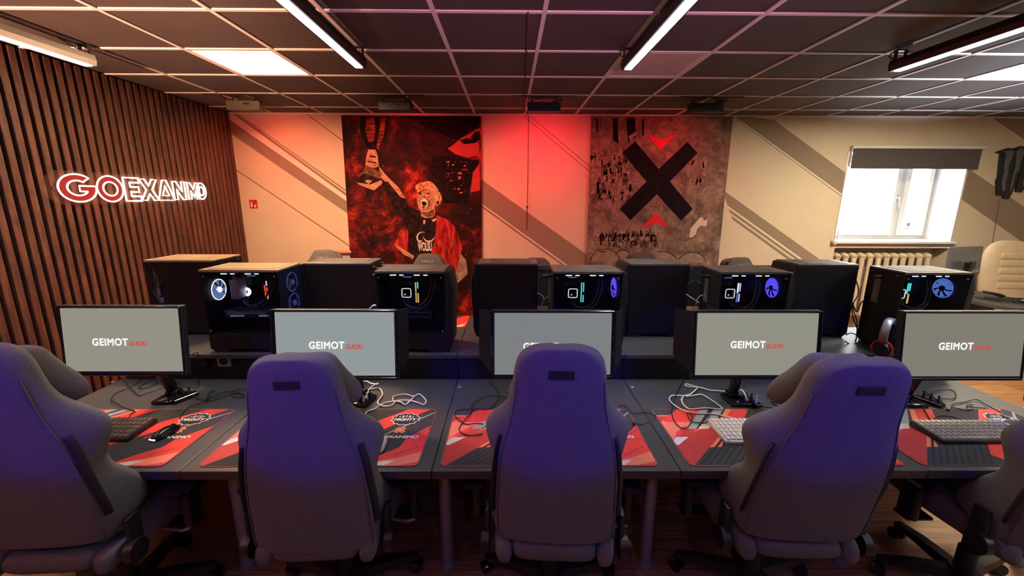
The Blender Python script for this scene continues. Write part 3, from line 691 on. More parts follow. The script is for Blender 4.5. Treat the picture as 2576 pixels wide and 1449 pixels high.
# claw shaped sign
t = thing('claw_sign', 'black and grey claw-mark shaped sign on the wall beside the window', 'sign', (6.35, YB-.02, 2.15))
mg = mat('claw_grey', (.10, .115, .14), .5, noise=.2, nscale=20); mk = mat('claw_black', (.008, .009, .012), .5, noise=.2, nscale=30)
zc = lambda a, c_: (2480+a/4.552, 340+c_/4.552)
def claw(name, m, pts, y, dep):
    P = [at(*zc(*p), 'Y', YB)-t.location for p in pts]
    b = B(); b.prism([(p.x, y, p.z) for p in P], (0, dep, 0)); b.obj(name, m, t)
claw('claw_shape', mk, [(90, 200), (150, 178), (240, 148), (300, 155), (390, 125), (450, 150), (520, 145), (600, 175), (555, 215), (530, 330), (500, 470), (455, 570), (385, 655), (325, 650), (335, 560), (375, 440), (345, 450), (300, 620), (260, 700), (240, 730), (180, 725), (175, 690), (105, 690), (100, 520), (120, 490), (135, 330), (150, 215)], -.002, .02)
claw('claw_grey_stripe', mg, [(170, 190), (240, 178), (295, 182), (262, 290), (238, 330), (228, 420), (205, 520), (188, 640), (160, 640), (158, 520), (182, 420), (190, 300), (210, 215)], -.008, .006)  # grey inner stripes of the claw shape
claw('claw_grey_stripe', mg, [(325, 185), (375, 148), (420, 185), (385, 260), (362, 330), (350, 400), (305, 455), (285, 560), (250, 655), (252, 580), (285, 470), (312, 370), (320, 280)], -.008, .006)
claw('claw_grey_stripe', mg, [(425, 190), (520, 170), (500, 240), (470, 330), (450, 470), (400, 590), (392, 560), (425, 450), (440, 320)], -.008, .006)
b = B(); pts = [at(*p, 'Y', YB-.006) for p in ((2515, 500), (2508, 545), (2500, 590), (2492, 640), (2486, 690))]
b.tube(smooth_path(pts, 4), .004, 6); tag(b.obj('sign_cable', m_thin, smooth=True), 'thin cable running down the wall from the claw-mark sign', 'cable')
# ================================================================== DESKS
WS = ['beside the slatted wood wall', 'second workstation from the slatted wood wall', 'middle workstation', 'fourth workstation from the slatted wood wall', 'workstation at the open wood-floor end']
ATW = ['at the workstation beside the slatted wood wall'] + ['at the '+s for s in WS[1:]]
SH = ['at the slatted wood wall end', 'second from the slatted wood wall', 'in the middle of the row', 'fourth from the slatted wood wall', 'at the open wood-floor end']
SX = [-2.325, -1.315, -.308, .695, 1.70, 2.715]      # seams between desks
DZ, DY0, DY1 = .75, 1.450, 2.31
for k in range(5):
    xa, xb = SX[k], SX[k+1]; xc = (xa+xb)/2
    t = thing('desk', 'dark grey near row desk, '+SH[k], 'desk', (xc, DY0, 0), 0, 'desks of the near row')
    b = B(); b.use(m_desk); b.box((0, (DY1-DY0)/2, DZ-.013), (xb-xa-.003, DY1-DY0, .026), bev=.0025); b.obj('tabletop', None, t)
    b = B(); b.box((0, (DY1-DY0)/2, DZ-.032), (xb-xa-.006, DY1-DY0-.004, .012)); b.obj('edge_band', m_edge, t)
    b = B(); b.box((0, .62, .55), (xb-xa-.1, .018, .30)); b.obj('modesty_panel', m_panel, t)
    legs = [(xa+.0 if k else xa+.10, 1.745), (xa+.10, 2.26)] + ([(xb-.10, 1.745), (xb-.1, 2.26)] if k == 4 else [])
    for lx, ly in legs:
        lx_ = lx-xc + (.0 if 0 < k else 0); b = B()
        b.cyl((lx_, ly-DY0, .012), (lx_, ly-DY0, DZ-.039), .030, 24); b.cyl((lx_, ly-DY0, 0), (lx_, ly-DY0, .022), .036, 24); b.cyl((lx_, ly-DY0, DZ-.05), (lx_, ly-DY0, DZ-.038), .05, 24)
        b.obj('desk_leg', m_silver, t, smooth=40)
    # far row desk
    t = thing('desk', 'dark grey far row desk, '+SH[k], 'desk', (xc, 2.88, 0), 0, 'desks of the far row')
    b = B(); b.box((0, .41, DZ-.016), (xb-xa-.003, .82, .032), bev=.003); b.obj('tabletop', m_desk, t)
    for s in (-1, 1):
        for ly in (.08, .70): b = B(); b.cyl((s*.40, ly, 0), (s*.40, ly, DZ-.032), .028, 16); b.obj('desk_leg', m_silver, t, smooth=40)
    # raised shelf between the rows
    t = thing('riser_shelf', 'raised dark shelf under the PC towers, '+SH[k], 'shelf', (xc, 2.30, 0), 0, 'raised shelves between the desk rows')
    b = B(); b.box((0, .275, .897), (xb-xa-.003, .55, .026), bev=.003); b.obj('shelf_board', m_desk, t)
    b = B(); b.box((0, .045, .64), (xb-xa-.006, .018, .486)); b.obj('front_panel', m_panel, t)
    b = B(); b.box((0, .535, .64), (xb-xa-.006, .018, .486)); b.obj('back_panel', m_panel, t)
    for s in (-1, 1): b = B(); b.box((s*((xb-xa)/2-.014), .29, .447), (.018, .47, .872)); b.obj('side_panel', m_panel, t)
# sockets under the shelf edge
for (px_, py_), lab, m in (((565, 906), 'grey wall socket box under the raised shelf beside the slatted wall', m_silver), ((507, 905), 'dark round socket under the raised shelf beside the slatted wall', m_black)):
    v = at(px_, py_, 'Y', 2.325); t = thing('power_socket', lab, 'socket', v)
    b = B(); b.box((0, 0, 0), (.08, .022, .08), bev=.006); b.obj('socket_plate', m, t)
    b = B(); b.cyl((0, -.013, .0), (0, -.009, .0), .026, 20); b.obj('socket_well', m_dark, t)
for px_, py_, lab in ((284, 962, 'beside the slatted wall'), (1156, 974, 'on the desk seam by the second monitor from the slatted wall'), (1590, 974, 'on the desk seam before the fourth monitor')):
    v = at(px_, py_, 'Z', DZ); t = thing('desk_button', 'tiny red button '+lab, 'button', v, 0, 'small red buttons on the near desks')
    b = B(); b.cyl((0, 0, 0), (0, 0, .004), .009, 16); b.obj('button_base', m_whitep, t); b = B(); b.ball((0, .001, .005), .007, 14, (1, 1, .8)); b.obj('button_cap', m_red, t, smooth=True)

# ================================================================== DESK MATS
def desk_mat(k, x0, label, parts):
    y0 = 1.478; t = thing('desk_mat', label, 'desk mat', (x0, y0, DZ), 0, 'printed desk mats on the near row')
    b = B(); W, H, r = .895, .463, .03
    out = []
    for cx_, cy_, a in ((W-r, r, -90), (W-r, H-r, 0), (r, H-r, 90), (r, r, 180)):
        out += [(cx_+r*math.cos(R(a+q)), cy_+r*math.sin(R(a+q))) for q in range(0, 91, 15)]
    b.use(m_mat); b.prism([(x, y, .0003) for x, y in out], (0, 0, .003))
    lim = [(1, 0, W-.004), (-1, 0, -.004), (0, 1, H-.004), (0, -1, -.004), (1, 1, W+H-.016), (-1, -1, -.016), (1, -1, W-.014), (-1, 1, H-.014)]
    z = .0036
    for n, (m, pl) in enumerate(parts):
        q = clip(list(pl), lim)
        if len(q) > 2:
            zz = z+.00003*n; area = sum(q[i][0]*q[(i+1) % len(q)][1]-q[(i+1) % len(q)][0]*q[i][1] for i in range(len(q)))
            if area < 0: q = q[::-1]
            b.use(m); b.face([(x, y, zz) for x, y in q])
    b.obj('mat_cloth', None, t, fix=False)
    # stitched pale rim
    b = B(); b.tube([(x, y, .0025) for x, y in out], .0011, 6, closed=True); b.obj('mat_rim', m_salmon, t)
    # badge, cross and lettering
    b = B(); cx_, cy_ = .757, .362; o_ = []
    for q in range(24):
        a = 2*math.pi*q/24; s = 1 if q % 2 else .86; o_.append((cx_+.073*s*math.cos(a), cy_+.060*s*math.sin(a), .0055))
    b.use(m_whitep); b.face(o_); b.use(m_hatch); b.face([(cx_+(x-cx_)*.93, cy_+(y-cy_)*.92, .0057) for x, y, _ in o_])
    for q in range(5):
        b.use(m_pale if q % 2 else m_greyp); xx = cx_-.032+.016*q
        b.face([(xx-.006, cy_+.014, .0059), (xx+.006, cy_+.014, .0059), (xx+.003, cy_+.030+.006*(2-abs(q-2)), .0059), (xx-.004, cy_+.026+.006*(2-abs(q-2)), .0059)])
    b.obj('badge_print', None, t, fix=False)
    text_obj('badge_lettering', 'MIGHTY', m_whitep, .03, t, (cx_, cy_-.006, .0062), None, .0001, .0012, .2, width=.112, height=.024)
    b = B(); b.use(m_salmon)
    for s in (-1, 1):
        for o_ in (-.006, .006):
            d = Vector((s*.020, .020, 0)); n = Vector((-d.y, d.x, 0)).normalized(); c_ = Vector((.757, .262, .0056+.0002*(s+1)))+n*o_
            b.face([c_-d-n*.0045, c_+d-n*.0045, c_+d+n*.0045, c_-d+n*.0045] if True else [])
    b.obj('cross_print', None, t, fix=True)
    text_obj('mat_lettering', 'GO', m_red, .03, t, (.672, .206, .0060), None, .0001, .0010, 0, width=.048, height=.022)
    text_obj('mat_lettering', 'EXANIMO', m_whitep, .03, t, (.777, .206, .0060), None, .0001, .0010, 0, width=.152, height=.022)
    return t
def diag(u0, v0, u1, v1, wd, m):   # stripe with a level width wd
    return (m, [(u0, v0), (u0+wd, v0), (u1+wd, v1), (u1, v1)])
PRINT = [
    (m_salmon, [(0, .40), (.10, .40), (.165, .34), (.30, .30), (.20, .13), (0, .12)]),
    (m_red, [(0, .39), (.06, .39), (.134, .463), (.255, .463), (.150, .335), (.03, .335)]),
    (m_red2, [(0, .39), (.055, .385), (0, .33)]),
    (m_red, [(.04, .24), (.10, .30), (.16, .275), (.03, .13), (0, .10), (0, .16)]),
    (m_red2, [(.10, .275), (.148, .275), (0, .10), (0, .16)]),
    (m_pale, [(.028, .207), (.094, .207), (.03, .145), (.0, .145), (0, .17)]),
    (m_red2, [(0, .13), (.0, 0), (.02, 0), (.25, .235), (.29, .345), (.20, .29), (.12, .24)]),
    diag(.105, .275, .255, .463, .045, m_greyp), diag(.150, .275, .300, .463, .026, m_hatch), diag(.176, .29, .328, .463, .05, m_greyp), diag(.16, .275, .20, .32, .05, m_pale),
    diag(.25, .29, .388, .463, .028, m_salmon), diag(.278, .29, .416, .463, .09, m_red),
    diag(.48, .10, .78, .463, .0, m_red),
    (m_red, [(.40, .0), (.52, .13), (.613, .208), (.867, .463), (.752, .463), (.619, .342), (.50, .222), (.36, .08)]),
    (m_red, [(.728, .0), (.669, .012), (.72, .074), (.787, .129), (.80, .20), (.895, .308), (.895, 0)]),
    (m_salmon, [(.669, 0), (.669, .014), (.80, .055), (.895, .10), (.895, .03), (.80, 0)]),
    (m_pale, [(.68, 0), (.675, .012), (.75, .035), (.79, .035), (.75, 0)]),
    (m_red2, [(.77, .075), (.87, .14), (.875, .13), (.78, .066)]),
    (m_red2, [(.79, .19), (.895, .29), (.895, .27), (.80, .185)]),
    (m_salmon, [(.82, .03), (.895, .07), (.895, .04), (.85, .02)]),
]
for q in range(9):   # dark ribs along the front edge
    PRINT.append(diag(.045+q*.030, .003, .045+q*.030+.19, .20, .013, m_hatch))
for q in range(7):   # pale ribs at the back corner
    PRINT.append(diag(.655+q*.0165, .19+.0165*q*.95, .84+q*.0165, .385+.0165*q*.95, .006, m_greyp))
MX = [-2.296, -1.263, -.279, .740, 1.700]
for k in range(5):
    desk_mat(k, MX[k], 'red and black printed desk mat '+ATW[k], PRINT)
m5 = None
# far row mats: only the ones the gaps show
b = B(); b.use(m_mat); b.box((0, 0, .0018), (.895, .42, .003), bev=.001)
b.use(m_red); b.face([(.02, -.20, .0036), (.43, -.20, .0036), (.44, .20, .0036), (.40, .20, .0036)]); b.use(m_pale); b.face([(.30, -.15, .0038), (.40, -.15, .0038), (.435, .02, .0038), (.41, -.05, .0038)])
o = b.obj('desk_mat', fix=False); o.location = (-.80, 3.47, DZ); tag(o, 'red printed desk mat seen on the far row in the gap between towers', 'desk mat')

# ================================================================== MONITORS
m_scr = {}
def screen_mat(k, c, s):
    return glow('screen_glow_%d' % k, lin(c), s)
def monitor(k, xc, w_, h_, zc, tilt, wings, label, scr, base, txt=(-.0, -.02)):
    Y = 1.87; t = thing('monitor', label, 'monitor', (base[0], base[1], DZ), 0, 'monitors of the near row')
    hx, hy, hz = xc-base[0], Y-base[1], zc-DZ
    head = B(); head.box((0, .022, 0), (w_, .036, h_), bev=.006)
    h = head.obj('monitor_body', m_black, t, (hx, hy, hz), (R(-tilt), 0, 0))
    b = B(); sw, sh = w_-.026, h_-.036
    b.box((0, .0025, .005), (sw, .003, sh)); b.obj('screen', scr, h)
    b = B()
    b.box((0, .001, h_/2-.005), (w_-.004, .008, .008), bev=.002, seg=1); b.box((0, .001, -h_/2+.008), (w_-.004, .008, .013), bev=.002, seg=1)
    for s in (-1, 1): b.box((s*(w_/2-.005), .001, 0), (.008, .008, h_-.008), bev=.002, seg=1)
    b.obj('bezel', m_gloss, h)
    for s, out, dep, hh in wings:
        b = B(); x0 = s*(w_/2+.003); x1 = x0+s*out
        P = [(x0, .0, h_/2-.003), (x1, dep, h_/2-.003), (x1, dep, -h_*.18), (x0+(x1-x0)*.8, dep*.8, -h_*.27), (x0, .0, -h_*.40)]
        b.prism(P, (s*.005, 0, 0)); b.obj('side_shield', m_case, h)
    text_obj('screen_lettering', 'GEIMOT', glow('screen_white', (1, .97, .93), .95), .20, h, (txt[0]-.043, -.0003, txt[1]), FACE_CAM, .0003, .0075, width=.170, height=.037, space=1.10)
    text_obj('screen_lettering', 'GUDRI', glow('screen_red', (.85, .075, .05), .75), .20, h, (txt[0]+.087, -.0003, txt[1]-.0075), FACE_CAM, .0003, .0065, width=.083, height=.022, space=1.08)
    # arm stand clamped behind the mat
    b = B(); b.box((0, .02, .010), (.105, .13, .018), bev=.007); b.box((0, .05, .03), (.06, .06, .03), bev=.01); b.obj('stand_base', m_gloss, t, smooth=40)
    b = B(); top = Vector((hx*.55, hy+.085, hz-.02)); bot = Vector((0, .05, .03))
    b.loft([[p+Vector((c_*.026, s_*.030, 0)) for c_, s_ in [(math.cos(2*math.pi*q/16), math.sin(2*math.pi*q/16)) for q in range(16)]] for p in (bot, bot+(top-bot)*.3, bot+(top-bot)*.7, top)])
    b.obj('stand_column', m_gloss, t, smooth=50)
    b = B(); b.box((hx*.8, hy+.07, hz-.01), (abs(hx*.5)+.08, .04, .045), bev=.012); b.box((hx, hy+.050, hz), (.10, .025, .10), bev=.005); b.obj('mount_arm', m_gloss, t)
    return t
monitor(0, -1.845, .578, .342, 1.146, 6, [], 'monitor with warm grey screen '+ATW[0], screen_mat(0, 'a5a292', .76), (-1.83, 2.035), (-.012, -.004))
monitor(1, -.832, .592, .345, 1.127, 7, [(1, .030, .075, 1), (-1, .012, .06, 1)], 'monitor with bluish grey screen '+ATW[1], screen_mat(1, 'a3acab', .76), (-.80, 2.015), (.002, .000))
monitor(2, .213, .588, .338, 1.128, 6, [(-1, .058, .07, 1), (1, .050, .07, 1)], 'monitor partly hidden by the chair back '+ATW[2], screen_mat(2, '8b908e', .76), (.23, 2.03), (-.015, -.006))
monitor(3, 1.20, .610, .340, 1.128, 7, [(-1, .060, .08, 1), (1, .02, .07, 1)], 'monitor with black side shields '+ATW[3], screen_mat(3, 'a3a292', .76), (1.225, 2.01), (.0, .004))
monitor(4, 2.21, .612, .345, 1.125, 7, [], 'monitor with beige grey screen '+ATW[4], screen_mat(4, '908c7c', .76), (2.16, 2.0), (.005, .0))
# far row monitors seen from behind
for k, xc in enumerate((-1.86, -.83, .13, 1.32, 2.25)):
    t = thing('monitor', 'dark back of a far row monitor, '+SH[k], 'monitor', (xc, 3.22, DZ), 0, 'monitors of the far row')
    b = B(); b.box((0, .04, .38), (.58, .04, .34), bev=.01); b.obj('monitor_body', mat('grey_monitor_back', (.035, .036, .04), .5, noise=.08), t)
    b = B(); b.box((0, 0, .36), (.1, .05, .1), bev=.01); b.box((0, -.02, .18), (.05, .04, .36), bev=.01); b.obj('stand_column', m_gloss, t)
    b = B(); b.box((0, 0, .008), (.2, .16, .016), bev=.006); b.obj('stand_base', m_gloss, t)

# ================================================================== PC TOWERS
C_WH = glow('fan_white', (.75, .85, 1), 3.5); C_BL = glow('fan_blue', (.10, .07, .95), 1.7); C_BD = glow('fan_blue_dim', (.07, .10, .45), .32)
C_LB = glow('fan_light_blue', (.12, .25, .9), .9)
C_PB = glow('fan_pale_blue', (.22, .34, .8), .75); t_hub = glow('fan_hub_white', (.9, .95, 1), 3)
C_CY = glow('led_cyan', (.12, .9, .95), 1.1); C_YE = glow('led_amber', (1, .68, .22), 1.0); C_RD = glow('led_red', (1, .08, .04), 1.2); C_WS = glow('led_white', (.85, .95, 1), 1.6)
C_PK = glow('led_pink', (.9, .7, .95), 1.0); C_PU = glow('led_purple', (.25, .08, .4), .25)
m_tube = mat('coolant_hose', (.075, .078, .085), .25, noise=.05, spec=.8); m_pcb = mat('circuit_board', (.010, .011, .014), .35, noise=.5, nscale=60)
m_gpu = mat('graphics_card_shroud', (.03, .03, .036), .3, noise=.2, nscale=20)
def fan(c, n, r, blade, ringm, parent, hub=m_black, name='fan'):
    """ring, hub and seven swept blades at rest"""
    n = Vector(n).normalized(); q = Vector((0, 0, 1)).rotation_difference(n); c = Vector(c)
    b = B(); b.ring(c, r, .0035, n, 32, 6); f = b.obj(name, ringm, parent, smooth=True)
    b = B(); b.cyl(c-n*.006, c+n*.008, r*.28, 20); b.obj('fan_hub', hub, f, smooth=40)
    b = B()
    for k in range(7):
        a = 2*math.pi*k/7; P = []
        for rr, da in ((.28, 0), (.62, .10), (.95, .28), (.95, .95), (.62, .80), (.28, .62)):
            P.append(c+q @ Vector((r*rr*math.cos(a+da), r*rr*math.sin(a+da), .004 if da > .5 else -.004)))
        b.prism(P, n*.0015)
    b.obj('fan_blades', blade, f); return f
def tower(x0, y0, L, label, side, bezel=True, guts=None, D_=.245, H=.498, group='black PC towers on the raised shelf'):
    """side: -1 = glass faces the near desks, front of the case towards +x; +1 = turned round"""
    t = thing('pc_tower', label, 'computer', (x0+L/2, y0+D_/2, .91), 0 if side < 0 else math.pi, group)
    l, d = L/2, D_/2
    # shell: floor, top, rear, solid side; the glass side stays open for the pane
    b = B(); b.box((0, d-.006, .012+H/2), (L, .008, H-.028), bev=.002, seg=1); b.obj('solid_side_panel', m_case, t)
    b = B(); b.box((0, 0, H-.008), (L, D_, .016), bev=.004); o = b.obj('top_cover', m_casetop if bezel else m_rim_lit, t)
    b = B(); b.box((-.02 if bezel else 0, 0, H+.0005), (L-.13 if bezel else L-.07, D_-.05, .003), bev=.001, seg=1); b.obj('top_mesh', m_mesh if bezel else m_mesh_lit, o)
    b = B(); b.box((-l+.005, 0, H/2+.005), (.01, D_-.006, H-.03)); rear = b.obj('rear_panel', m_case, t)
    b = B(); b.box((0, 0, .022), (L-.02, D_-.01, .012)); b.obj('case_floor', m_case, t)
    for sx in (-1, 1):
        b = B(); b.prism([(sx*(l-.03), -d+.004, .0), (sx*(l-.09), -d+.004, .0), (sx*(l-.12), -d+.004, .018), (sx*(l-.01), -d+.004, .018)], (0, D_-.008, 0)); b.obj('case_foot', m_black, t)
    if bezel:
        b = B(); P = [(l-.004, -d+.002, H), (l+.024, -d+.002, H-.008), (l+.046, -d+.002, H-.13), (l+.036, -d+.002, H-.26), (l+.030, -d+.002, .05), (l+.012, -d+.002, .0), (l-.03, -d+.002, .0), (l-.004, -d+.002, .03)]
        b.prism(P, (0, D_-.004, 0)); bm_ = b.bm
        es = [e for e in bm_.edges if abs((e.verts[0].co-e.verts[1].co).y) < 1e-5]
        bmesh.ops.bevel(bm_, geom=es, offset=.012, segments=2, affect='EDGES', profile=.6)
        b.obj('front_bezel', m_case, t, smooth=35)
    else:
        b = B(); b.box((l-.004, 0, H/2+.005), (.008, D_-.004, H-.03)); b.obj('front_bezel', mat('smoked_front', (.012, .012, .03), .12, noise=.05), t)
    # rear ports
    b = B(); b.box((-l-.002, .04, H-.14), (.006, .045, .16)); 
    for q in range(6): b.box((-l-.006, .04, H-.075-.026*q), (.006, .03, .014))
    b.obj('port_plate', m_metal, rear)
    b = B()
    for q in range(7): b.box((-l-.002, -.03, H-.24-.021*q), (.004, .10, .012))
    b.obj('slot_covers', m_black, rear)
    for yy, zz, ln, rr in ((.09, .03, .022, .006), (-.09, .03, .022, .006), (.02, .055, .05, .011)):
        b = B(); b.cyl((-l-ln, yy, H-zz), (-l, yy, H-zz), rr, 10); b.obj('thumb_screw' if rr < .01 else 'plug', m_black, rear)
    if guts is None:
        b = B(); b.box((0, -d+.004, .012+H/2), (L-.004, .006, H-.03)); b.obj('glass_side_panel', m_gloss, t)
        return t
    b = B(); b.box((0, -d+.003, .5*(.115+H-.02)), (L-.012, .004, H-.02-.115), bev=.001, seg=1); b.obj('glass_side_panel', m_glass, t)
    b = B(); b.box((0, -d+.004, .068), (L-.004, .006, .094)); b.box((0, 0, .112), (L-.03, D_-.03, .006)); b.obj('power_supply_shroud', m_case, t)
    for sx in (-1, 1):
        for zz in (.135, H-.04): b = B(); b.cyl((sx*(l-.022), -d-.004, zz), (sx*(l-.022), -d+.002, zz), .006, 12); b.obj('panel_screw', m_metal, t, smooth=40)
    b = B(); b.box((-.045, d-.035, .31), (.26, .012, .27)); bo = b.obj('motherboard', m_pcb, t)
    b = B()
    for q in range(5): b.box((-.125, d-.045, .30+.022*q), (.022, .02, .014))
    b.box((-.06, d-.05, .428), (.12, .02, .016)); b.box((-.155, d-.06, .385), (.035, .04, .1), bev=.005); b.obj('heat_sinks', m_gpu, bo)
    b = B(); b.box((-.06, d-.062, .428), (.05, .002, .005)); b.obj('board_light', C_LB, bo)
    for xx, ln in ((-.105, .038), (-.055, .026), (.035, .036), (.085, .026)):
        b = B(); b.box((xx, -d+.03, H-.030), (ln, .006, .006), bev=.002, seg=1); b.obj('top_glow_dash', C_WS, t)  # bright dashes under the top cover, made to glow
    g = guts
    cx_ = g['cx']
    b = B(); b.box((cx_, d-.075, .335), (.062, .05, .062), bev=.012); co = b.obj('cpu_cooler', m_gloss, t)
    if g['ring'] == 'square':
        P = []
        for sx, sz, a in ((1, 1, 0), (-1, 1, 90), (-1, -1, 180), (1, -1, 270)): P += [(cx_+sx*.019+.009*math.cos(R(a+q)), d-.102, .335+sz*.019+.009*math.sin(R(a+q))) for q in (0, 30, 60, 90)]
        b = B(); b.tube(P, .0022, 6, closed=True); b.obj('cooler_ring', C_WS, co)
        b = B(); b.ball((cx_-.010, d-.102, .325), .004, 8, (1, .3, .7)); b.ball((cx_-.006, d-.102, .328), .003, 8, (1, .3, .7)); b.obj('cooler_mark', C_WS, co)
    else:
        b = B(); b.ring((cx_, d-.102, .335), .019, .0085, (0, 1, 0), 24, 8); b.obj('cooler_ring', C_WH, co)
    for q, segs in enumerate(g['ram']):
        xr_ = g['rx']+q*.013; b = B(); b.box((xr_, d-.060, .335), (.007, .045, .13)); rm = b.obj('memory_stick', m_black, t)
        for (z0_, z1_, mm) in segs: b = B(); b.box((xr_, d-.085, (z0_+z1_)/2), (.0065, .006, z1_-z0_)); b.obj('memory_light', mm, rm)
    b = B(); b.box((-.03, -.01, .215), (.28, .115, .045), bev=.006); gp = b.obj('graphics_card', m_gpu, t)
    b = B(); b.box((-.03, -.069, .225), (.24, .003, .010)); b.obj('card_trim', m_silver if g.get('text') else m_gloss, gp)
    if g.get('text'):
        text_obj('card_lettering', 'GEFORCE RTX', glow('card_text', (.75, .8, .9), .45), .2, gp, (-.085, -.0690, .209), FACE_CAM, .0002, .002, width=.085, height=.0115)
        text_obj('card_lettering', 'INFINITY', glow('card_text', (.75, .8, .9), .45), .2, gp, (.075, -.0690, .209), FACE_CAM, .0002, .002, width=.06, height=.0115)
    for q in range(2):
        b = B(); xo = cx_-.012+.022*q
        b.tube(smooth_path([(xo, d-.105, .305), (xo+.005, d-.13, .275-.012*q), (xo+.06, d-.15, .255-.012*q), (xo+.13, d-.14, .285-.008*q), (xo+.165, d-.11, .37), (xo+.168, d-.08, .44)], 6), .0055); b.obj('coolant_hose', m_tube, t, smooth=True)
    for fr in g['fans']: fan(*fr[:5], t, hub=fr[5] if len(fr) > 5 else m_black)
    return t
ramA = [[(.27, .335, C_YE), (.34, .398, C_YE)], [(.27, .33, C_YE), (.36, .40, C_CY)]]
ramB = [[(.275, .40, C_CY)], [(.275, .32, C_CY), (.34, .40, C_CY)]]
ramC = [[(.275, .33, C_LB), (.335, .398, C_WS)], [(.28, .33, C_PK), (.345, .398, C_PK)]]
ramD = [[(.33, .40, C_CY)], [(.27, .33, C_YE), (.35, .40, C_CY)]]
ramE = [[(.29, .33, C_RD), (.335, .375, C_RD)], [(.28, .30, C_YE), (.30, .36, C_RD), (.37, .40, C_PK)]]
NY, FY = 2.335, 2.625
def front_fans(l, m1, m2, rim): return [((l-.02, .0, z), (-1, 0, 0), .056, m_, rim) for z, m_ in ((.40, m1), (.265, m2))]
def ft(label, x0, L, ram, fm): return tower(x0, NY, L, label, -1, True, dict(cx=-.06, ring='square', ram=ram, rx=-.005, fans=[((L/2-.012, .01, .375), (-1, 0, 0), .058, fm, fm)]))
t2 = tower(-1.785, NY, .455, 'black PC tower with big white fan ring and glass side, by the slatted wall', -1, False,
      dict(cx=-.075, ring='round', ram=ramE, rx=.03, text=True, fans=[((-.21, -.015, .36), (1, 0, 0), .062, C_PB, C_WS, t_hub)]), D_=.27, H=.503)
l2 = .455/2
for zz in (.405, .275, .145): fan((l2+.004, .0, zz), (1, 0, 0), .058, mat('smoked_blade', (.02, .02, .05), .3, noise=.05), C_BD, t2, hub=C_BD, name='front_fan')
b = B(); b.box((-.10, .0, .365), (.05, .09, .12), bev=.006); b.obj('tower_heat_sink', mat('blue_lit_heat_sink', (.55, .60, .72), .35, noise=.1, nscale=30), t2)  # blue light inside the case put into the heat sink colour
ft('black PC tower with square cooler light and amber memory lights', -.776, .405, ramA, C_BD)
ft('black PC tower with cyan memory lights, glass side, next to the bare wall', .258, .400, ramB, C_BL)
ft('black PC tower with white and blue memory lights below the far chair headrest', 1.238, .400, ramC, C_BL)
ft('black PC tower with blue fan and glass side at the window end', 2.310, .395, ramD, C_LB)
t1 = tower(-2.375, FY+.03, .45, 'big black PC tower with solid side against the slatted wood wall', 1, False, None, D_=.29, H=.51)
# cable window on its solid side
b = B(); b.box((.165, .1408, .335), (.075, .003, .25)); cw = b.obj('cable_window', m_dark, t1)
b = B(); random.seed(3)
for q in range(5): b.tube(smooth_path([(.175-.012*q+random.uniform(-.01, .01), .1435, .45-.02*q), (.165+random.uniform(-.02, .02), .147, .38-.02*q), (.175+random.uniform(-.02, .02), .1435, .30), (.155+random.uniform(-.02, .02), .145, .22)], 5), .003, 6)
b.obj('window_cables', m_tube, cw)
b = B(); b.box((.16, .1435, .30), (.018, .003, .05)); b.box((.15, .1435, .245), (.025, .003, .03)); b.obj('window_glow', C_PU, cw)
for x0, L, lab in ((-1.318, .425, 'solid sided black PC tower behind the second monitor from the slatted wall'), (-.205, .395, 'solid sided black PC tower under the bare wall beside the player banner'),
                   (.785, .395, 'solid sided black PC tower in front of the black cross banner'), (1.885, .40, 'solid sided black PC tower beside the radiator')):
    tower(x0, FY, L, lab, 1, True, None, D_=.235)
# ================================================================== SMALL THINGS ON THE NEAR DESKS
def keyboard(x, y, cols, rows, w_, d_, label, body, key, rz=0, legend=None):
    t = thing('keyboard', label, 'keyboard', (x, y, DZ+.0038), rz)
    b = B(); P = [(-w_/2, -d_/2, 0), (-w_/2, d_/2, 0), (-w_/2, d_/2, .026), (-w_/2, -d_/2, .016)]
    b.prism(P, (w_, 0, 0)); es = list(b.bm.edges); bmesh.ops.bevel(b.bm, geom=es, offset=.003, segments=2, affect='EDGES'); b.obj('keyboard_case', body, t)
    px_ = (w_-.012)/cols; py_ = (d_-.014)/rows
    base = None
    def keycap(wk):
        q = B(); a, c_ = wk/2-.0010, py_/2-.0010
        q.loft([[(-a, -c_, 0), (a, -c_, 0), (a, c_, 0), (-a, c_, 0)], [(-a+.0022, -c_+.0022, .0075), (a-.0022, -c_+.0022, .0075), (a-.0022, c_-.0015, .0075), (-a+.0022, c_-.0015, .0075)]])
        return q.obj('key', key, t)
    k1 = keycap(px_); spare = {1: k1}; used = set()
    slope = math.atan2(.010, d_)
    for r_ in range(rows):
        c_ = 0
        while c_ < cols:
            n = 1
            if r_ == 0 and c_ == 3: n = min(6, cols-3)
            elif c_ == 0 and 0 < r_ < rows-1: n = 1
            elif r_ in (1, 2) and c_ == min(12, cols-2): n = 2
            if n not in spare: spare[n] = keycap(px_*n)
            o = spare[n]
            if n in used: o = o.copy(); col.objects.link(o); o.parent = t
            used.add(n)
            o.location = (-w_/2+.006+px_*(c_+n/2), -d_/2+.007+py_*(r_+.5), .0165+.010*(r_+.5)/rows); o.rotation_euler = (slope, 0, 0)
            c_ += n
    return t
m_keyb = mat('black_keycap', (.13, .10, .09), .35, noise=.05, nscale=60)
keyboard(-1.845, 1.728, 13, 5, .305, .165, 'black keyboard on the red mat beside the slatted wall', m_black, m_keyb)
keyboard(1.135, 1.712, 15, 6, .340, .178, 'white keyboard half hidden by the chair at the fourth workstation', m_white, mat('white_keycap', (.78, .73, .72), .4, noise=.03))
keyboard(2.155, 1.705, 17, 6, .44, .160, 'black keyboard on the mat at the open wood-floor end', m_black, mat('sheen_lit_black_keycap', (.34, .32, .30), .3, noise=.05))  # reflected light on the black key tops put into their colour
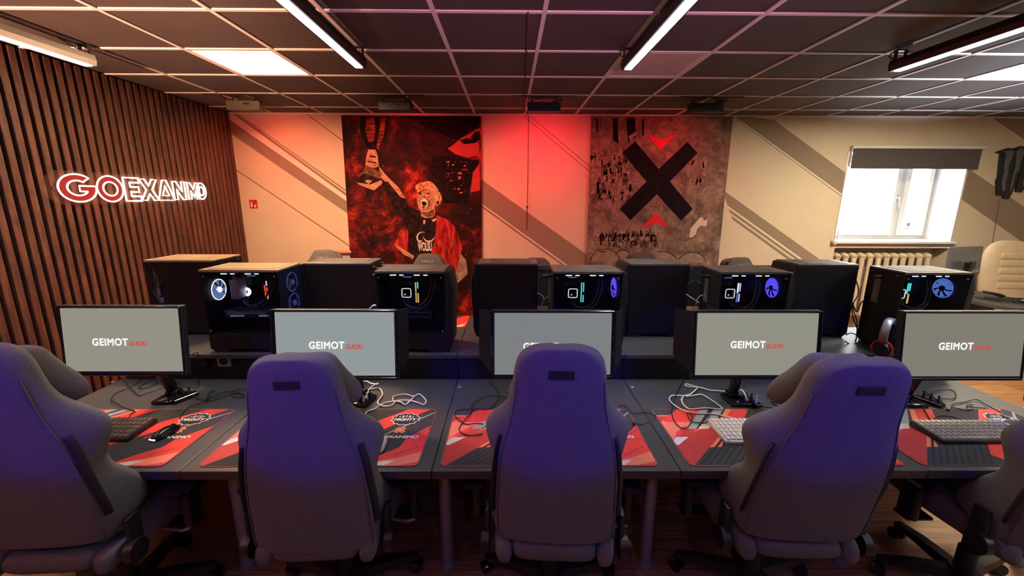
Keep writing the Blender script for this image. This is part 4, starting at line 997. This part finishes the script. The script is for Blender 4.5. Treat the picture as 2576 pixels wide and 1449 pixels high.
def mouse(x, y, rz, label, m, wheel, lit=None):
    t = thing('computer_mouse', label, 'mouse', (x, y, DZ+.0045), rz)
    b = B(); n = 9; rings = []
    for i in range(n):
        v = i/(n-1); yy = -.062+.124*v; h_ = .038*math.sin(math.pi*min(1, .12+.88*v*.86+.02))**.8; w_ = .031*(1-.55*abs(2*v-1)**3)*(.92 if .3 < v < .6 else 1)
        rings.append([(w_*math.cos(a), yy, max(0, h_*math.sin(a))) for a in [math.pi*j/10 for j in range(11)]])
    b.loft(rings); b.obj('mouse_shell', m, t, smooth=True, subd=1)
    b = B(); b.cyl((-.004, .035, .027), (.004, .035, .027), .009, 14); b.obj('scroll_wheel', wheel, t)
    if lit: b = B(); b.box((0, -.060, .010), (.034, .006, .006), bev=.002); b.obj('mouse_light', lit, t)
    return t
mouse(-1.568, 1.705, R(-14), 'black mouse on the red mat beside the slatted wall', m_gloss, m_black, C_WS)
mouse(-.562, 1.612, R(5), 'white mouse peeking out beside the second chair from the slatted wall', m_white, m_black)
def hub(px_, py_, rz, plugs, label):
    v = at(px_, py_, 'Z', DZ); t = thing('usb_hub', label, 'usb hub', v, rz, 'hubs beside the monitor stands')
    b = B(); b.box((0, 0, .011), (.045, .12, .022), bev=.004); b.obj('hub_body', m_gloss, t)
    for q, m in enumerate(plugs):
        b = B(); yy = -.035+q*.03; b.box((0, yy, .032), (.014, .009, .02), bev=.002); b.cyl((0, yy, .04), (0, yy, .062), .004, 8); b.obj('plug', m, t)
    return t
hub(466, 1004, R(-25), [m_black, m_black, m_black], 'black hub beside the monitor stand at the slatted wall workstation')
hub(925, 1013, R(-12), [m_white, m_white, m_black], 'black hub with white plugs beside the second monitor stand')
hub(1886, 1015, R(20), [m_white, m_black], 'black hub with a white plug beside the fourth monitor stand')
hub(2335, 1015, R(25), [m_black, m_black, m_black], 'black hub with black plugs at the open wood-floor end')

# cables lying on the desks: traced where they lie, desk height
CABLES = {}
def cable(label, pts, m, conv, r=.0026, z=DZ+.0075, ends=None):
    P = []
    for i, p in enumerate(pts):
        v = at(*conv(*p), 'Z', z); v.z = z+.0035*(i % 2)*(1 if len(pts) > 5 else 0); P.append(v)
    b = B(); b.tube(smooth_path(P, 6), r, 6)
    if ends:
        d = (P[-1]-P[-2]).normalized(); b.tube([P[-1], P[-1]+d*.012], r*2.4, 6)
    return tag(b.obj('cable', m, smooth=True), label, 'cable', 'loose cables on the near desks')
c6 = lambda a, c_: (100+a/4.262, 860+c_/4.262)
c7 = lambda a, c_: (820+a/4.262, 860+c_/4.262)
c8 = lambda a, c_: (1540+a/4.262, 860+c_/4.262)
c9 = lambda a, c_: (2076+a/3.45, 780+c_/3.45)
m_cw = mat('white_cable', (.82, .78, .74), .45, noise=.02); m_cb = mat('black_cable', (.010, .010, .011), .4, noise=.05)
cable('white cable looping across the second desk from the slatted wall', [(440, 590), (440, 530), (480, 505), (570, 503), (605, 555), (580, 610), (555, 645), (575, 680), (640, 692), (710, 682), (745, 640), (800, 650), (850, 672), (905, 635), (955, 580), (1000, 566), (1035, 585), (1073, 640), (1045, 672), (980, 655), (900, 630), (800, 634), (700, 640), (610, 668), (520, 720), (440, 755), (412, 812)], m_cw, c7, .0037, ends=True)
cable('white cable arch beside the second monitor stand', [(722, 640), (718, 600), (755, 575), (850, 568), (900, 575), (948, 592)], m_cw, c7, .0035)
cable('short white lead with a plug under the second monitor', [(390, 424), (440, 424), (480, 445), (545, 455)], m_cw, c7, .0039, z=DZ+.03, ends=True)
cable('short white lead dropping to the second hub', [(530, 455), (480, 490), (450, 540), (432, 590)], m_cw, c7, .0035, z=DZ+.045, ends=True)
cable('white keyboard cable looping over the fourth desk mat', [(1210, 532), (1120, 530), (1050, 520), (960, 500), (880, 475), (800, 458), (783, 470), (835, 487), (912, 490), (895, 520), (840, 560), (770, 583), (690, 575), (635, 583), (613, 618), (660, 680), (760, 735), (850, 765), (1000, 770), (1100, 777), (1200, 797), (1320, 832)], m_cw, c8, .0039)
cable('white cable triangle lying behind the fourth keyboard', [(760, 590), (743, 625), (760, 665), (800, 712), (850, 722), (1000, 716), (1165, 722), (1160, 700), (1060, 622), (960, 572), (880, 574), (790, 592)], m_cw, c8, .0037)
cable('white lead curving to the fourth hub', [(1330, 515), (1375, 513), (1415, 545), (1440, 612)], m_cw, c8, .0043, z=DZ+.03, ends=True)
cable('black lead zigzagging under the monitor at the slatted wall desk', [(860, 375), (920, 430), (960, 480), (1020, 540), (1070, 576), (1160, 550), (1280, 503), (1400, 493), (1480, 520)], m_cb, c6)
cable('black keyboard cable at the slatted wall desk', [(1110, 378), (1020, 460), (900, 510), (800, 570), (765, 625), (800, 650), (860, 682), (930, 722), (1020, 745), (975, 780), (962, 812)], m_cb, c6)
cable('black lead loop left of the stand at the slatted wall desk'.replace('left of', 'before'), [(1310, 390), (1200, 410), (1065, 485), (1110, 503), (1230, 455), (1290, 400)], m_cb, c6)
cable('black mouse cable at the slatted wall desk', [(1500, 818), (1530, 775), (1590, 705), (1660, 672), (1750, 645), (1800, 600), (1830, 540), (1880, 530), (1920, 585), (1930, 610), (1850, 602), (1790, 632), (1850, 580), (1930, 550), (2050, 530), (2130, 512), (2205, 515)], m_cb, c6)
cable('black cable hanging behind the monitor at the slatted wall desk', [(1430, 390), (1490, 445), (1600, 482), (1700, 484), (1700, 440), (1692, 380)], m_cb, c6)
cable('black cable bundle beside the second chair from the slatted wall', [(1600, 552), (1650, 592), (1780, 630), (1900, 622), (2040, 560), (2150, 557), (2192, 588), (2110, 602), (2055, 572), (2085, 535), (2195, 562)], m_cb, c6)
cable('second black cable bundle beside the second chair from the slatted wall', [(1480, 570), (1440, 540), (1500, 520), (1560, 560), (1600, 545)], m_cb, c6, .003, z=DZ+.03, ends=True)
cable('black cable circling the middle workstation mat', [(1750, 415), (1825, 500), (1862, 570), (1830, 650), (1750, 718), (1640, 722), (1500, 720), (1405, 740), (1375, 780), (1420, 830), (1500, 882), (1600, 880), (1680, 880)], m_cb, c7)
cable('black cable crossing the corner of the middle mat', [(1950, 600), (1900, 585), (1800, 570), (1700, 590), (1600, 640), (1562, 700), (1560, 760), (1500, 830), (1430, 920), (1440, 970), (1520, 1000), (1600, 1005), (1680, 985)], m_cb, c7)
cable('black braided cable beside the middle chair', [(70, 690), (105, 682), (150, 692), (220, 770), (330, 757), (420, 775), (470, 800), (420, 850), (330, 885), (245, 882)], m_cb, c8, ends=True)
cable('black cable looping over the fourth desk mat', [(800, 330), (760, 420), (700, 530), (670, 620), (650, 690), (640, 780), (680, 870), (760, 937), (820, 902), (860, 822), (830, 752), (808, 790), (850, 852), (930, 872), (1010, 862), (1042, 800), (1032, 720)], m_cb, c8)
cable('black cable running from the fourth hub to the chair', [(1440, 545), (1480, 610), (1580, 680), (1700, 710), (1772, 690), (1760, 652), (1705, 640), (1745, 630), (1840, 640)], m_cb, c8, .003)
cable('thin black cable peak beside the fourth chair', [(1850, 735), (1775, 705), (1740, 660), (1690, 600), (1668, 570), (1700, 505), (1740, 478), (1775, 520), (1830, 602)], m_cb, c8)
cable('black cable loop under the monitor at the open end', [(880, 735), (960, 705), (1060, 690), (1120, 712), (1135, 750), (1090, 777), (1000, 770), (1035, 830), (1060, 862)], m_cb, c9, .003, ends=True)
cable('black cable reaching the badge of the end mat', [(1100, 850), (1108, 820), (1200, 800), (1300, 780), (1360, 800), (1440, 850), (1530, 890), (1545, 930), (1610, 950)], m_cb, c9, .003)
cable('black tangled cable behind the end mat', [(1105, 845), (1200, 868), (1270, 862), (1275, 830), (1240, 822), (1235, 840), (1300, 845), (1395, 857)], m_cb, c9, .003)
cable('black keyboard cable at the open wood-floor end', [(945, 940), (980, 918), (1040, 914), (1130, 930), (1205, 962)], m_cb, c9)
cable('black cable falling onto the end keyboard', [(790, 740), (840, 830), (880, 900), (922, 968)], m_cb, c9)
cable('black cable pile beside the end hub', [(850, 700), (920, 750), (990, 790), (1030, 830), (960, 780), (870, 740), (900, 800), (1000, 780)], m_cb, c9, .003)
cable('coiled black cable end on the riser shelf by the slatted wall', [(1590, 175), (1640, 140), (1690, 115), (1700, 130), (1650, 165), (1595, 165)], m_cb, c6, .003, z=.918)

# cables hanging between the two end towers
def hang(label, px, ys, m=m_cb, r=.0035):
    P = [at(*p, 'Y', y) for p, y in zip(px, ys)]
    b = B(); b.tube(smooth_path(P, 5), r, 6); return tag(b.obj('cable', m, smooth=True), label, 'cable', 'cables hanging behind the PC towers')
hang('black cable hanging from the tower beside the radiator', [(2152, 702), (2159, 725), (2157, 745), (2146, 765), (2148, 785), (2156, 810), (2155, 840), (2148, 862)], [2.66]*8)
hang('black cable drooping from the end tower to the shelf', [(2180, 752), (2166, 762), (2155, 785), (2142, 760), (2146, 800), (2158, 835), (2150, 862)], [2.55]*7)
hang('black cable coil lying between the end towers', [(2128, 843), (2140, 838), (2158, 845), (2160, 860), (2140, 866), (2126, 858)], [2.50]*6)
hang('pale cable between the solid tower and the cyan lit tower', [(1352, 738), (1362, 742), (1368, 752), (1364, 768), (1360, 785)], [2.60]*5, m_silver)
hang('bluish cable arching out of the cyan lit tower', [(1391, 746), (1376, 747), (1366, 757), (1362, 775), (1361, 790)], [2.52]*5, mat('blue_grey_cable', (.20, .18, .32), .4))
hang('pale cable pair behind the white lit tower', [(1726, 740), (1740, 750), (1752, 757), (1763, 766)], [2.58]*4, m_silver)
hang('grey cable curving into the white lit tower', [(1779, 743), (1762, 744), (1753, 756), (1750, 772)], [2.54]*4, m_silver, .003)
hang('dark cable bow behind the white lit tower', [(1728, 722), (1738, 709), (1752, 706), (1763, 715)], [2.58]*4)
v = at(2225, 884, 'Z', .92)
hang('white plug lead beside the amber lit tower', [(946, 768), (938, 769), (932, 775), (926, 782)], [2.33]*4, m_cw, .005)

# headphones leaning at the end monitor
t = thing('headphones', 'black headphones with red rings leaning behind the end monitor', 'headphones', (2.27, 2.322, .91), R(35))
b = B(); P = [Vector((-.015+.085*math.cos(R(a)), .0, .125+.095*math.sin(R(a)))) for a in range(20, 201, 15)]
b.tube(P, .022, 8, flat=.35); b.obj('headband', m_silver, t, smooth=True)
for s in (-1, 1):
    b = B(); b.cyl((s*.062-.015, 0, .055), (s*.098-.015, 0, .05), .044, 24, .036); b.obj('ear_cup', m_gloss, t, smooth=40)
    b = B(); b.ring((s*.072-.015, 0, .053), .046, .006, (1, 0, -.1), 28, 8); b.box((s*.09-.015, 0, .10), (.012, .014, .04), bev=.003); b.obj('cup_ring', m_red, t, smooth=40)
# ================================================================== CHAIRS
LV0 = [  # height along the back, panel half width, full half width, wing depth forward
    (.000, .205, .216, 0.02), (.012, .219, .238, 0.04), (.060, .225, .258, 0.125), (.130, .223, .258, 0.12), (.200, .221, .250, 0.085), (.265, .218, .238, 0.045), (.320, .213, .240, 0.035), (.370, .207, .256, 0.045), (.410, .200, .270, 0.055), (.445, .192, .273, 0.06), (.475, .185, .262, 0.055), (.505, .177, .238, 0.045), (.540, .168, .207, 0.028), (.575, .161, .184, 0.014), (.615, .156, .171, 0.006), (.660, .152, .164, 0.004), (.710, .147, .158, 0.003), (.750, .137, .148, 0), (.778, .118, .130, 0), (.796, .088, .099, 0), (.805, .050, .060, 0)]
LV = []
for a_, c_ in zip(LV0, LV0[1:]):
    LV.append(a_)
    if c_[0]-a_[0] > .03: LV.append(tuple((a_[i]+c_[i])/2 for i in range(4)))
LV.append(LV0[-1])
def half(p, w_, f, th=1.0):
    return [(0, -.024*th), (.6*p, -.021*th), (.92*p, -.006), (p, .010), (p+.35*(w_-p), .016+.25*f), (p+.75*(w_-p), .03+.62*f), (w_, .045+f), (w_-.014, .072*th+f), (w_-.042, .082*th+f), (p*.93, .078*th+.35*f), (.6*p, .072*th), (0, .068*th)]
def lv_at(s):
    for a, c_ in zip(LV, LV[1:]):
        if a[0] <= s <= c_[0]:
            t_ = (s-a[0])/(c_[0]-a[0]); return [a[i]+(c_[i]-a[i])*t_ for i in range(4)]
    return LV[-1]
def make_chair(fab, simple=False):
    t = thing('gaming_chair', '-', 'chair')
    b = B(); rings = []
    for s, p, w_, f in LV:
        th = 1 if s < .77 else (.9 if s < .795 else .6)
        h_ = half(p, w_, f, th); ring = [(u, v, s) for u, v in h_]+[(-u, v, s) for u, v in h_[-2:0:-1]]
        rings.append(ring)
    b.loft(rings); back = b.obj('backrest', fab, t, (0, -.25, .53), (R(4), 0, 0), smooth=True, subd=2)
    # headrest pillow
    b = B(); rings = []
    for s, w_, d_ in ((.560, .13, .035), (.575, .185, .085), (.61, .20, .115), (.66, .185, .125), (.71, .150, .12), (.755, .125, .10), (.785, .105, .07), (.795, .07, .03)):
        rings.append([(w_*math.copysign(abs(math.cos(a))**.7, math.cos(a)), .125+d_*.5*math.sin(a)+.05*(abs(math.cos(a))**3)*(1 if s < .7 else .5), s) for a in [2*math.pi*j/20 for j in range(20)]])
    b.loft([[(x*.95, .06+(y_-.06)*.88, z-.012) for x, y_, z in r_] for r_ in rings]); pil = b.obj('headrest_pillow', fab, back, smooth=True, subd=1)
    # piping and hard webbing along the back seams
    for sg in (-1, 1):
        b = B(); P = []
        for k in range(15):
            s = .11+.345*k/14; _, p, w_, f = lv_at(s); P.append(Vector((sg*(p+.014), .012+.12*f, s)))
        b.tube(P, .0135, 8, flat=.45); b.obj('side_webbing', m_strip, back, smooth=True)
        b = B(); P = []
        for k in range(30):
            s = .02+.66*k/29; _, p, w_, f = lv_at(s); P.append(Vector((sg*p*.985, .0035, s)))
        b.tube(P, .0028, 6); b.obj('back_piping', fab, back, smooth=True)
    b = B(); b.box((0, -.0245, .718), (.084, .006, .031), bev=.0025); b.obj('name_tag', m_strip, back)
    # seat with side bolsters
    b = B()
    for k in range(1):
        rings = []
        for yy, w_, z0, z1 in ((-.268, .155, .462, .520), (-.258, .163, .445, .532), (-.1, .19, .43, .535), (.12, .22, .43, .54), (.25, .22, .435, .535), (.285, .20, .45, .51)):
            rings.append([(w_*math.copysign(min(1, abs(math.cos(a))**.45), math.cos(a)), yy, (z0+z1)/2+(z1-z0)/2*math.copysign(abs(math.sin(a))**.6, math.sin(a))) for a in [2*math.pi*(j+.5)/16 for j in range(16)]])
        b.loft(rings)
    b.obj('seat', fab, t, smooth=True, subd=1)
    for sg in (-1, 1):
        b = B(); rings = []
        for yy, z1, w_, xc in ((-.272, .512, .022, .192), (-.260, .528, .034, .193), (-.14, .55, .044, .205), (.0, .57, .050, .222), (.12, .58, .052, .225), (.24, .55, .048, .225), (.27, .51, .028, .225)):
            rings.append([(sg*xc+w_*math.copysign(abs(math.cos(a))**.7, math.cos(a)), yy, (.44+z1)/2+(z1-.44)/2*math.copysign(abs(math.sin(a))**.7, math.sin(a))) for a in [2*math.pi*j/12 for j in range(12)]])
        b.loft(rings); b.obj('seat_bolster', fab, t, smooth=True, subd=1)
    b = B(); b.box((0, .02, .405), (.30, .28, .05), bev=.012); b.obj('tilt_mechanism', m_black, t)
    b = B(); b.cyl((0, .02, .12), (0, .02, .39), .028, 20); b.cyl((0, .02, .10), (0, .02, .24), .036, 20); b.obj('gas_lift', m_black, t, smooth=40)
    for sg in (-1, 1):
        b = B(); b.box((sg*.262, -.185, .53), (.016, .06, .20), bev=.004); b.cyl((sg*.254, -.205, .49), (sg*.285, -.205, .49), .045, 20); b.obj('recline_bracket', m_black, t, smooth=40)
        b = B(); b.box((sg*.29, .03, .415), (.12, .07, .014), bev=.004); b.box((sg*.330, .02, .50), (.034, .085, .17), bev=.012); ar = b.obj('armrest', m_black, t)
        b = B(); b.box((sg*.330, .02, .595), (.022, .06, .06), bev=.005); b.obj('armrest_post', m_silver, ar)
        b = B(); b.box((sg*.330, .04, .63), (.085, .25, .028), bev=.012, seg=3); b.obj('armrest_pad', m_strip, ar)
    b = B(); b.cyl((0, .02, .075), (0, .02, .13), .05, 20); b.obj('base_hub', m_black, t, smooth=40)
    for k in range(5):
        a = 2*math.pi*k/5+.32; d = Vector((math.cos(a), math.sin(a), 0)); n = Vector((-d.y, d.x, 0)); o_ = Vector((0, .02, 0))
        b = B(); b.loft([[o_+d*r_+n*w_+Vector((0, 0, z)) for w_, z in ((-ww, zz), (ww, zz), (ww*.8, zt), (-ww*.8, zt))] for r_, ww, zz, zt in ((.03, .032, .075, .125), (.2, .027, .078, .115), (.325, .020, .072, .095))])
        b.obj('base_leg', m_black, t)
        b = B(); c_ = o_+d*.315; b.cyl(c_+Vector((0, 0, .03)), c_+Vector((0, 0, .08)), .008, 10)
        q = n if k % 2 else (n+d*.6).normalized()
        for s in (-1, 1): b.cyl(c_+q*(s*.008)+Vector((0, 0, .030)), c_+q*(s*.026)+Vector((0, 0, .030)), .030, 20)
        b.obj('caster', m_gloss, t, smooth=40)
    b = B(); b.tube([(.2, .0, .41), (.30, -.02, .405), (.335, -.02, .415)], .007, 8); b.obj('tilt_lever', m_silver, t, smooth=True)
    return t, back
proto, pback = make_chair(m_fabric)
# x, y of the seat centre, turn, back tilt, height offset
CH = [(-1.715, 1.53, 3, 6.0, .040), (-.752, 1.580, 3, 3.5, -.036), (.190, 1.576, -3, 4.6, .010), (1.142, 1.584, -3, 12.0, .012), (2.14, 1.57, 0, 6.0, -.03)]
LC = ['grey fabric gaming chair beside the slatted wood wall', 'grey fabric gaming chair in front of the bluish grey monitor', 'grey fabric gaming chair hiding part of the middle monitor',
      'grey fabric gaming chair in front of the monitor with black side shields', 'grey fabric gaming chair at the open wood-floor end, mostly cut off']
def find(o, nm): return [c for c in children(o) if c.name.split('.')[0] == nm][0]
for k, (x, y, a, tl, dz) in enumerate(CH):
    o = proto if k == 0 else copy_tree(proto)
    o.location = (x, y, 0); o.rotation_euler = (0, 0, R(a)); tag(o, LC[k], 'chair', 'gaming chairs of the near row')
    bk = find(o, 'backrest'); bk.rotation_euler = (R(tl), 0, 0); bk.location.z = .53+dz
    find(bk, 'headrest_pillow').location.z = (-.040, -.015, -.055, -.028, -.02)[k]
FC = [(-1.885, 3.98, 4, -.055), (-.83, 3.98, 0, -.09), (.27, 3.98, -4, -.13), (1.395, 3.98, 2, -.07), (2.43, 3.98, 6, -.12)]
LF = ['charcoal gaming chair of the far row, in front of the striped wall beside the slats', 'charcoal gaming chair of the far row, in front of the player banner', 'charcoal gaming chair of the far row, in front of the bare red wall',
      'charcoal gaming chair of the far row, in front of the black cross banner', 'charcoal gaming chair of the far row, between the cross banner and radiator']
for k, (x, y, a, dz) in enumerate(FC):
    o = copy_tree(proto); o.location = (x, y, 0); o.rotation_euler = (0, 0, R(180+a)); tag(o, LF[k], 'chair', 'gaming chairs of the far row')
    bk = find(o, 'backrest'); bk.rotation_euler = (R(9), 0, 0); bk.location.z = .53+dz
    pl = find(bk, 'headrest_pillow'); pl.location = (0, .0, .03)
    for c in [bk, pl]+[c for c in children(o) if c.name.split('.')[0] in ('seat', 'seat_bolster')]:
        c.material_slots[0].link = 'OBJECT'; c.material_slots[0].material = m_fabric2
    text_obj('pillow_lettering', 'HALO', m_greyp, .05, pl, (0, .1885, .70), (R(90), 0, R(180)), .0006, .001, width=.12, height=.03)

# ================================================================== WINDOW END: side desk, screen, beige chair
t = thing('side_desk', 'dark side desk with rounded corner by the radiator, covered in cables', 'desk', (5.9, 4.5, 0))
b = B(); P = [(-.835, -.14, .715), (-.835, .50, .715), (-.22, .50, .715), (-.22, -.08, .715), (.8, -.08, .715), (.8, -.53, .715), (-.62, -.53, .715), (-.76, -.50, .715), (-.82, -.40, .715)]
b.prism(P, (0, 0, .035)); b.obj('tabletop', m_desk, t)
for lx, ly in ((-.7, .42), (.7, -.15), (-.6, -.38), (.7, -.45)): b = B(); b.cyl((lx, ly, 0), (lx, ly, .715), .028, 16); b.obj('desk_leg', m_silver, t, smooth=40)
b = B(); b.box((-.60, .10, .50), (.30, .30, .40), bev=.02); b.obj('hanging_bag_bracket', m_black, t) if False else b.obj('computer_holder', m_black, t)
t = thing('monitor', 'monitor with shiny dark back on the side desk by the radiator', 'monitor', (5.36, 4.72, .75), R(12))
b = B(); b.box((0, 0, .375), (.53, .03, .335), bev=.012); h = b.obj('monitor_body', mat('shiny_monitor_back', (.22, .24, .26), .22, metal=.6, noise=.15, nscale=6), t, rot=(R(-4), 0, 0))
b = B(); b.box((-.02, -.05, .33), (.10, .06, .10), bev=.012); b.box((-.07, -.06, .22), (.05, .05, .28), bev=.012, rot=Matrix.Rotation(R(18), 3, 'Y')); b.obj('stand_column', m_gloss, t)
b = B(); b.box((-.08, -.05, .010), (.22, .16, .02), bev=.008); b.obj('stand_base', m_gloss, t)
b = B(); b.box((.15, -.0165, .255), (.11, .002, .035)); b.obj('rating_plate', m_greyp, t)
b = B(); P = [Vector((5.45+.08*math.cos(a)*1.3, 4.45+.05*math.sin(a), .756+.06*abs(math.sin(a*.5)))) for a in [R(q) for q in range(0, 330, 25)]]
b.tube(P, .014, 8); o = b.obj('headset', m_black, smooth=True)
tag(o, 'black headset lying on the side desk under its monitor', 'headset')
random.seed(11)
for k, (lab, m) in enumerate((('black cable tangle on the side desk', m_cb), ('second black cable tangle nearer the side desk corner', m_cb), ('white cable loop on the side desk', m_cw), ('thin black cable along the side desk edge', m_cb))):
    b = B(); cx_, cy_ = 5.35+.16*k, 4.35-.08*k
    P = [Vector((cx_+.22*math.sin(1.7*q+k)+.05*q*.3, cy_+.10*math.cos(2.3*q+k)-.01*q, .757+.012*(q % 2)+.006*k)) for q in range(10)]
    b.tube(smooth_path(P, 6), .006, 6); tag(b.obj('cable', m, smooth=True), lab, 'cable', 'loose cables on the side desk')
# beige quilted office chair
t = thing('office_chair', 'beige quilted office chair behind the side desk by the wall', 'chair', (6.13, 4.90, 0), R(-8))
b = B(); rings = []
for z, w_, d_ in ((.50, .20, .05), (.54, .25, .07), (.75, .29, .075), (1.0, .30, .075), (1.18, .28, .07), (1.29, .22, .06), (1.335, .14, .04), (1.345, .06, .015)):
    rings.append([(w_*math.copysign(abs(math.cos(a))**.55, math.cos(a)), .0+d_*math.sin(a)+.10*(z-.5), z) for a in [2*math.pi*j/24 for j in range(24)]])
b.loft(rings); bk = b.obj('backrest', m_beige, t, smooth=True, subd=1)
bk.location.y = -.0
for q in range(5): 
    b = B(); z = .80+.09*q; b.box((.06, -.066+.10*(z-.5), z), (.40, .035, .078), bev=.016, seg=3); b.obj('quilted_pad', m_beige, bk, smooth=50)
b = B(); b.box((0, -.24, .47), (.50, .48, .10), bev=.035, seg=3); b.obj('seat', m_beige, t, smooth=50)
b = B(); b.cyl((0, -.24, .08), (0, -.24, .42), .03, 16); b.obj('gas_lift', m_black, t, smooth=40)
for k in range(5):
    a = 2*math.pi*k/5; b = B(); b.box((.16*math.cos(a), -.24+.16*math.sin(a), .075), (.32, .045, .03), bev=.008, rot=Matrix.Rotation(a, 3, 'Z')); b.obj('base_leg', m_black, t)
    b = B(); c_ = Vector((.31*math.cos(a), -.24+.31*math.sin(a), .03)); n = Vector((-math.sin(a), math.cos(a), 0))
    for s in (-1, 1): b.cyl(c_+n*s*.006, c_+n*s*.024, .03, 16)
    b.cyl(c_, c_+Vector((0, 0, .05)), .008, 8); b.obj('caster', m_gloss, t, smooth=40)
for s in (-1, 1): b = B(); b.box((s*.29, -.2, .66), (.05, .28, .035), bev=.014); b.box((s*.285, -.2, .55), (.025, .05, .2)); b.obj('armrest', m_black, t)

# ================================================================== COLOURED LAMPS, SEEN AND ADDED
# red light of the wall washers; at the cross banner's lamp it is added
for q, (x_, pw) in enumerate(((-2.64, 12.5), (-1.14, 17), (.35, 19), (1.98, 10))):
    lamp_light('red_wash_light', 'AREA', (x_, 4.49, 2.69), (x_+(-.1, -.05, .1, -.5)[q], 5.205, 1.1), pw, (1, .016, .05) if q else (1, .06, .04), WASH_T[q], shape='RECTANGLE', size=.29, size_y=.07, spread=R(165))
# unseen spots added on the ceiling behind the camera to light chair backs violet
for k, (x, tx) in enumerate(((-1.72, -1.60), (-.65, -.70), (.28, .20), (1.27, 1.15), (2.3, 2.1))):
    t = thing('added_spot_lamp', 'added violet ceiling spot aimed at the chair back, '+SH[k], 'spot lamp', (x, -.75, 2.66), 0, 'added violet spot lamps behind the camera')
    aim = Vector((tx, 1.25, 1.35)); o_ = Vector((x, -.75, 2.66)); d = (aim-o_).normalized()
    b = B(); b.cyl(-d*.12, d*.03, .05, 24); b.obj('lamp_can', m_black, t, smooth=40)
    b = B(); b.cyl(d*.028, d*.032, .044, 24); b.obj('lamp_lens', glow('violet_lens', (.10, .04, 1), 3), t)
    b = B(); b.cyl(-d*.05, (0, -.02, .13), .008, 10); b.box((0, -.02, .132), (.10, .10, .012), bev=.003); b.obj('lamp_stem', m_black, t)
    lamp_light('violet_spot_light', 'SPOT', o_+d*.06, aim, 165, (.025, .012, 1.0), t, spot_size=R(19.5), spot_blend=.30, shadow_soft_size=.04)
    lamp_light('mauve_fill_light', 'SPOT', o_+d*.06, aim-Vector((0, .3, .9)), 11, (.24, .22, 1.0), t, spot_size=R(90), spot_blend=.8, shadow_soft_size=.04)  # fill added in the same can for the lower chair backs
# uplights added on stands behind the camera to brighten the ceiling
for x, lab, colr, pw in ((-2.5, 'orange uplight on a stand behind the camera, slatted wall side', (1, .42, .24), 4200), (.5, 'violet uplight on a stand behind the camera, middle of the room', (.80, .30, .52), 620), (4.6, 'white uplight on a stand behind the camera, window side', (.90, .94, 1.0), 9000)):
    t = thing('uplight', lab, 'uplight', (x, -1.2, 0), 0, 'uplights added on stands behind the camera')
    b = B(); b.cyl((0, 0, 0), (0, 0, .02), .14, 28); b.obj('stand_base', m_black, t, smooth=40)
    b = B(); b.cyl((0, 0, .02), (0, 0, 1.42), .014, 14); b.obj('stand_pole', m_black, t, smooth=40)
    b = B(); b.cyl((0, 0, 1.40), (0, .045, 1.50), .06, 24, .08); b.obj('lamp_head', m_black, t, smooth=40)
    b = B(); b.cyl((0, .045, 1.50), (0, .047, 1.504), .07, 24); b.obj('lamp_lens', glow('uplight_lens_'+lab[:5].strip(), colr, 4), t)
    lamp_light('added_uplight_light', 'SPOT', (x, -1.14, 1.53), (x, -1.14+1.25, 1.53+1.45), pw, colr, t, spot_size=R(78), spot_blend=.35, shadow_soft_size=.07)
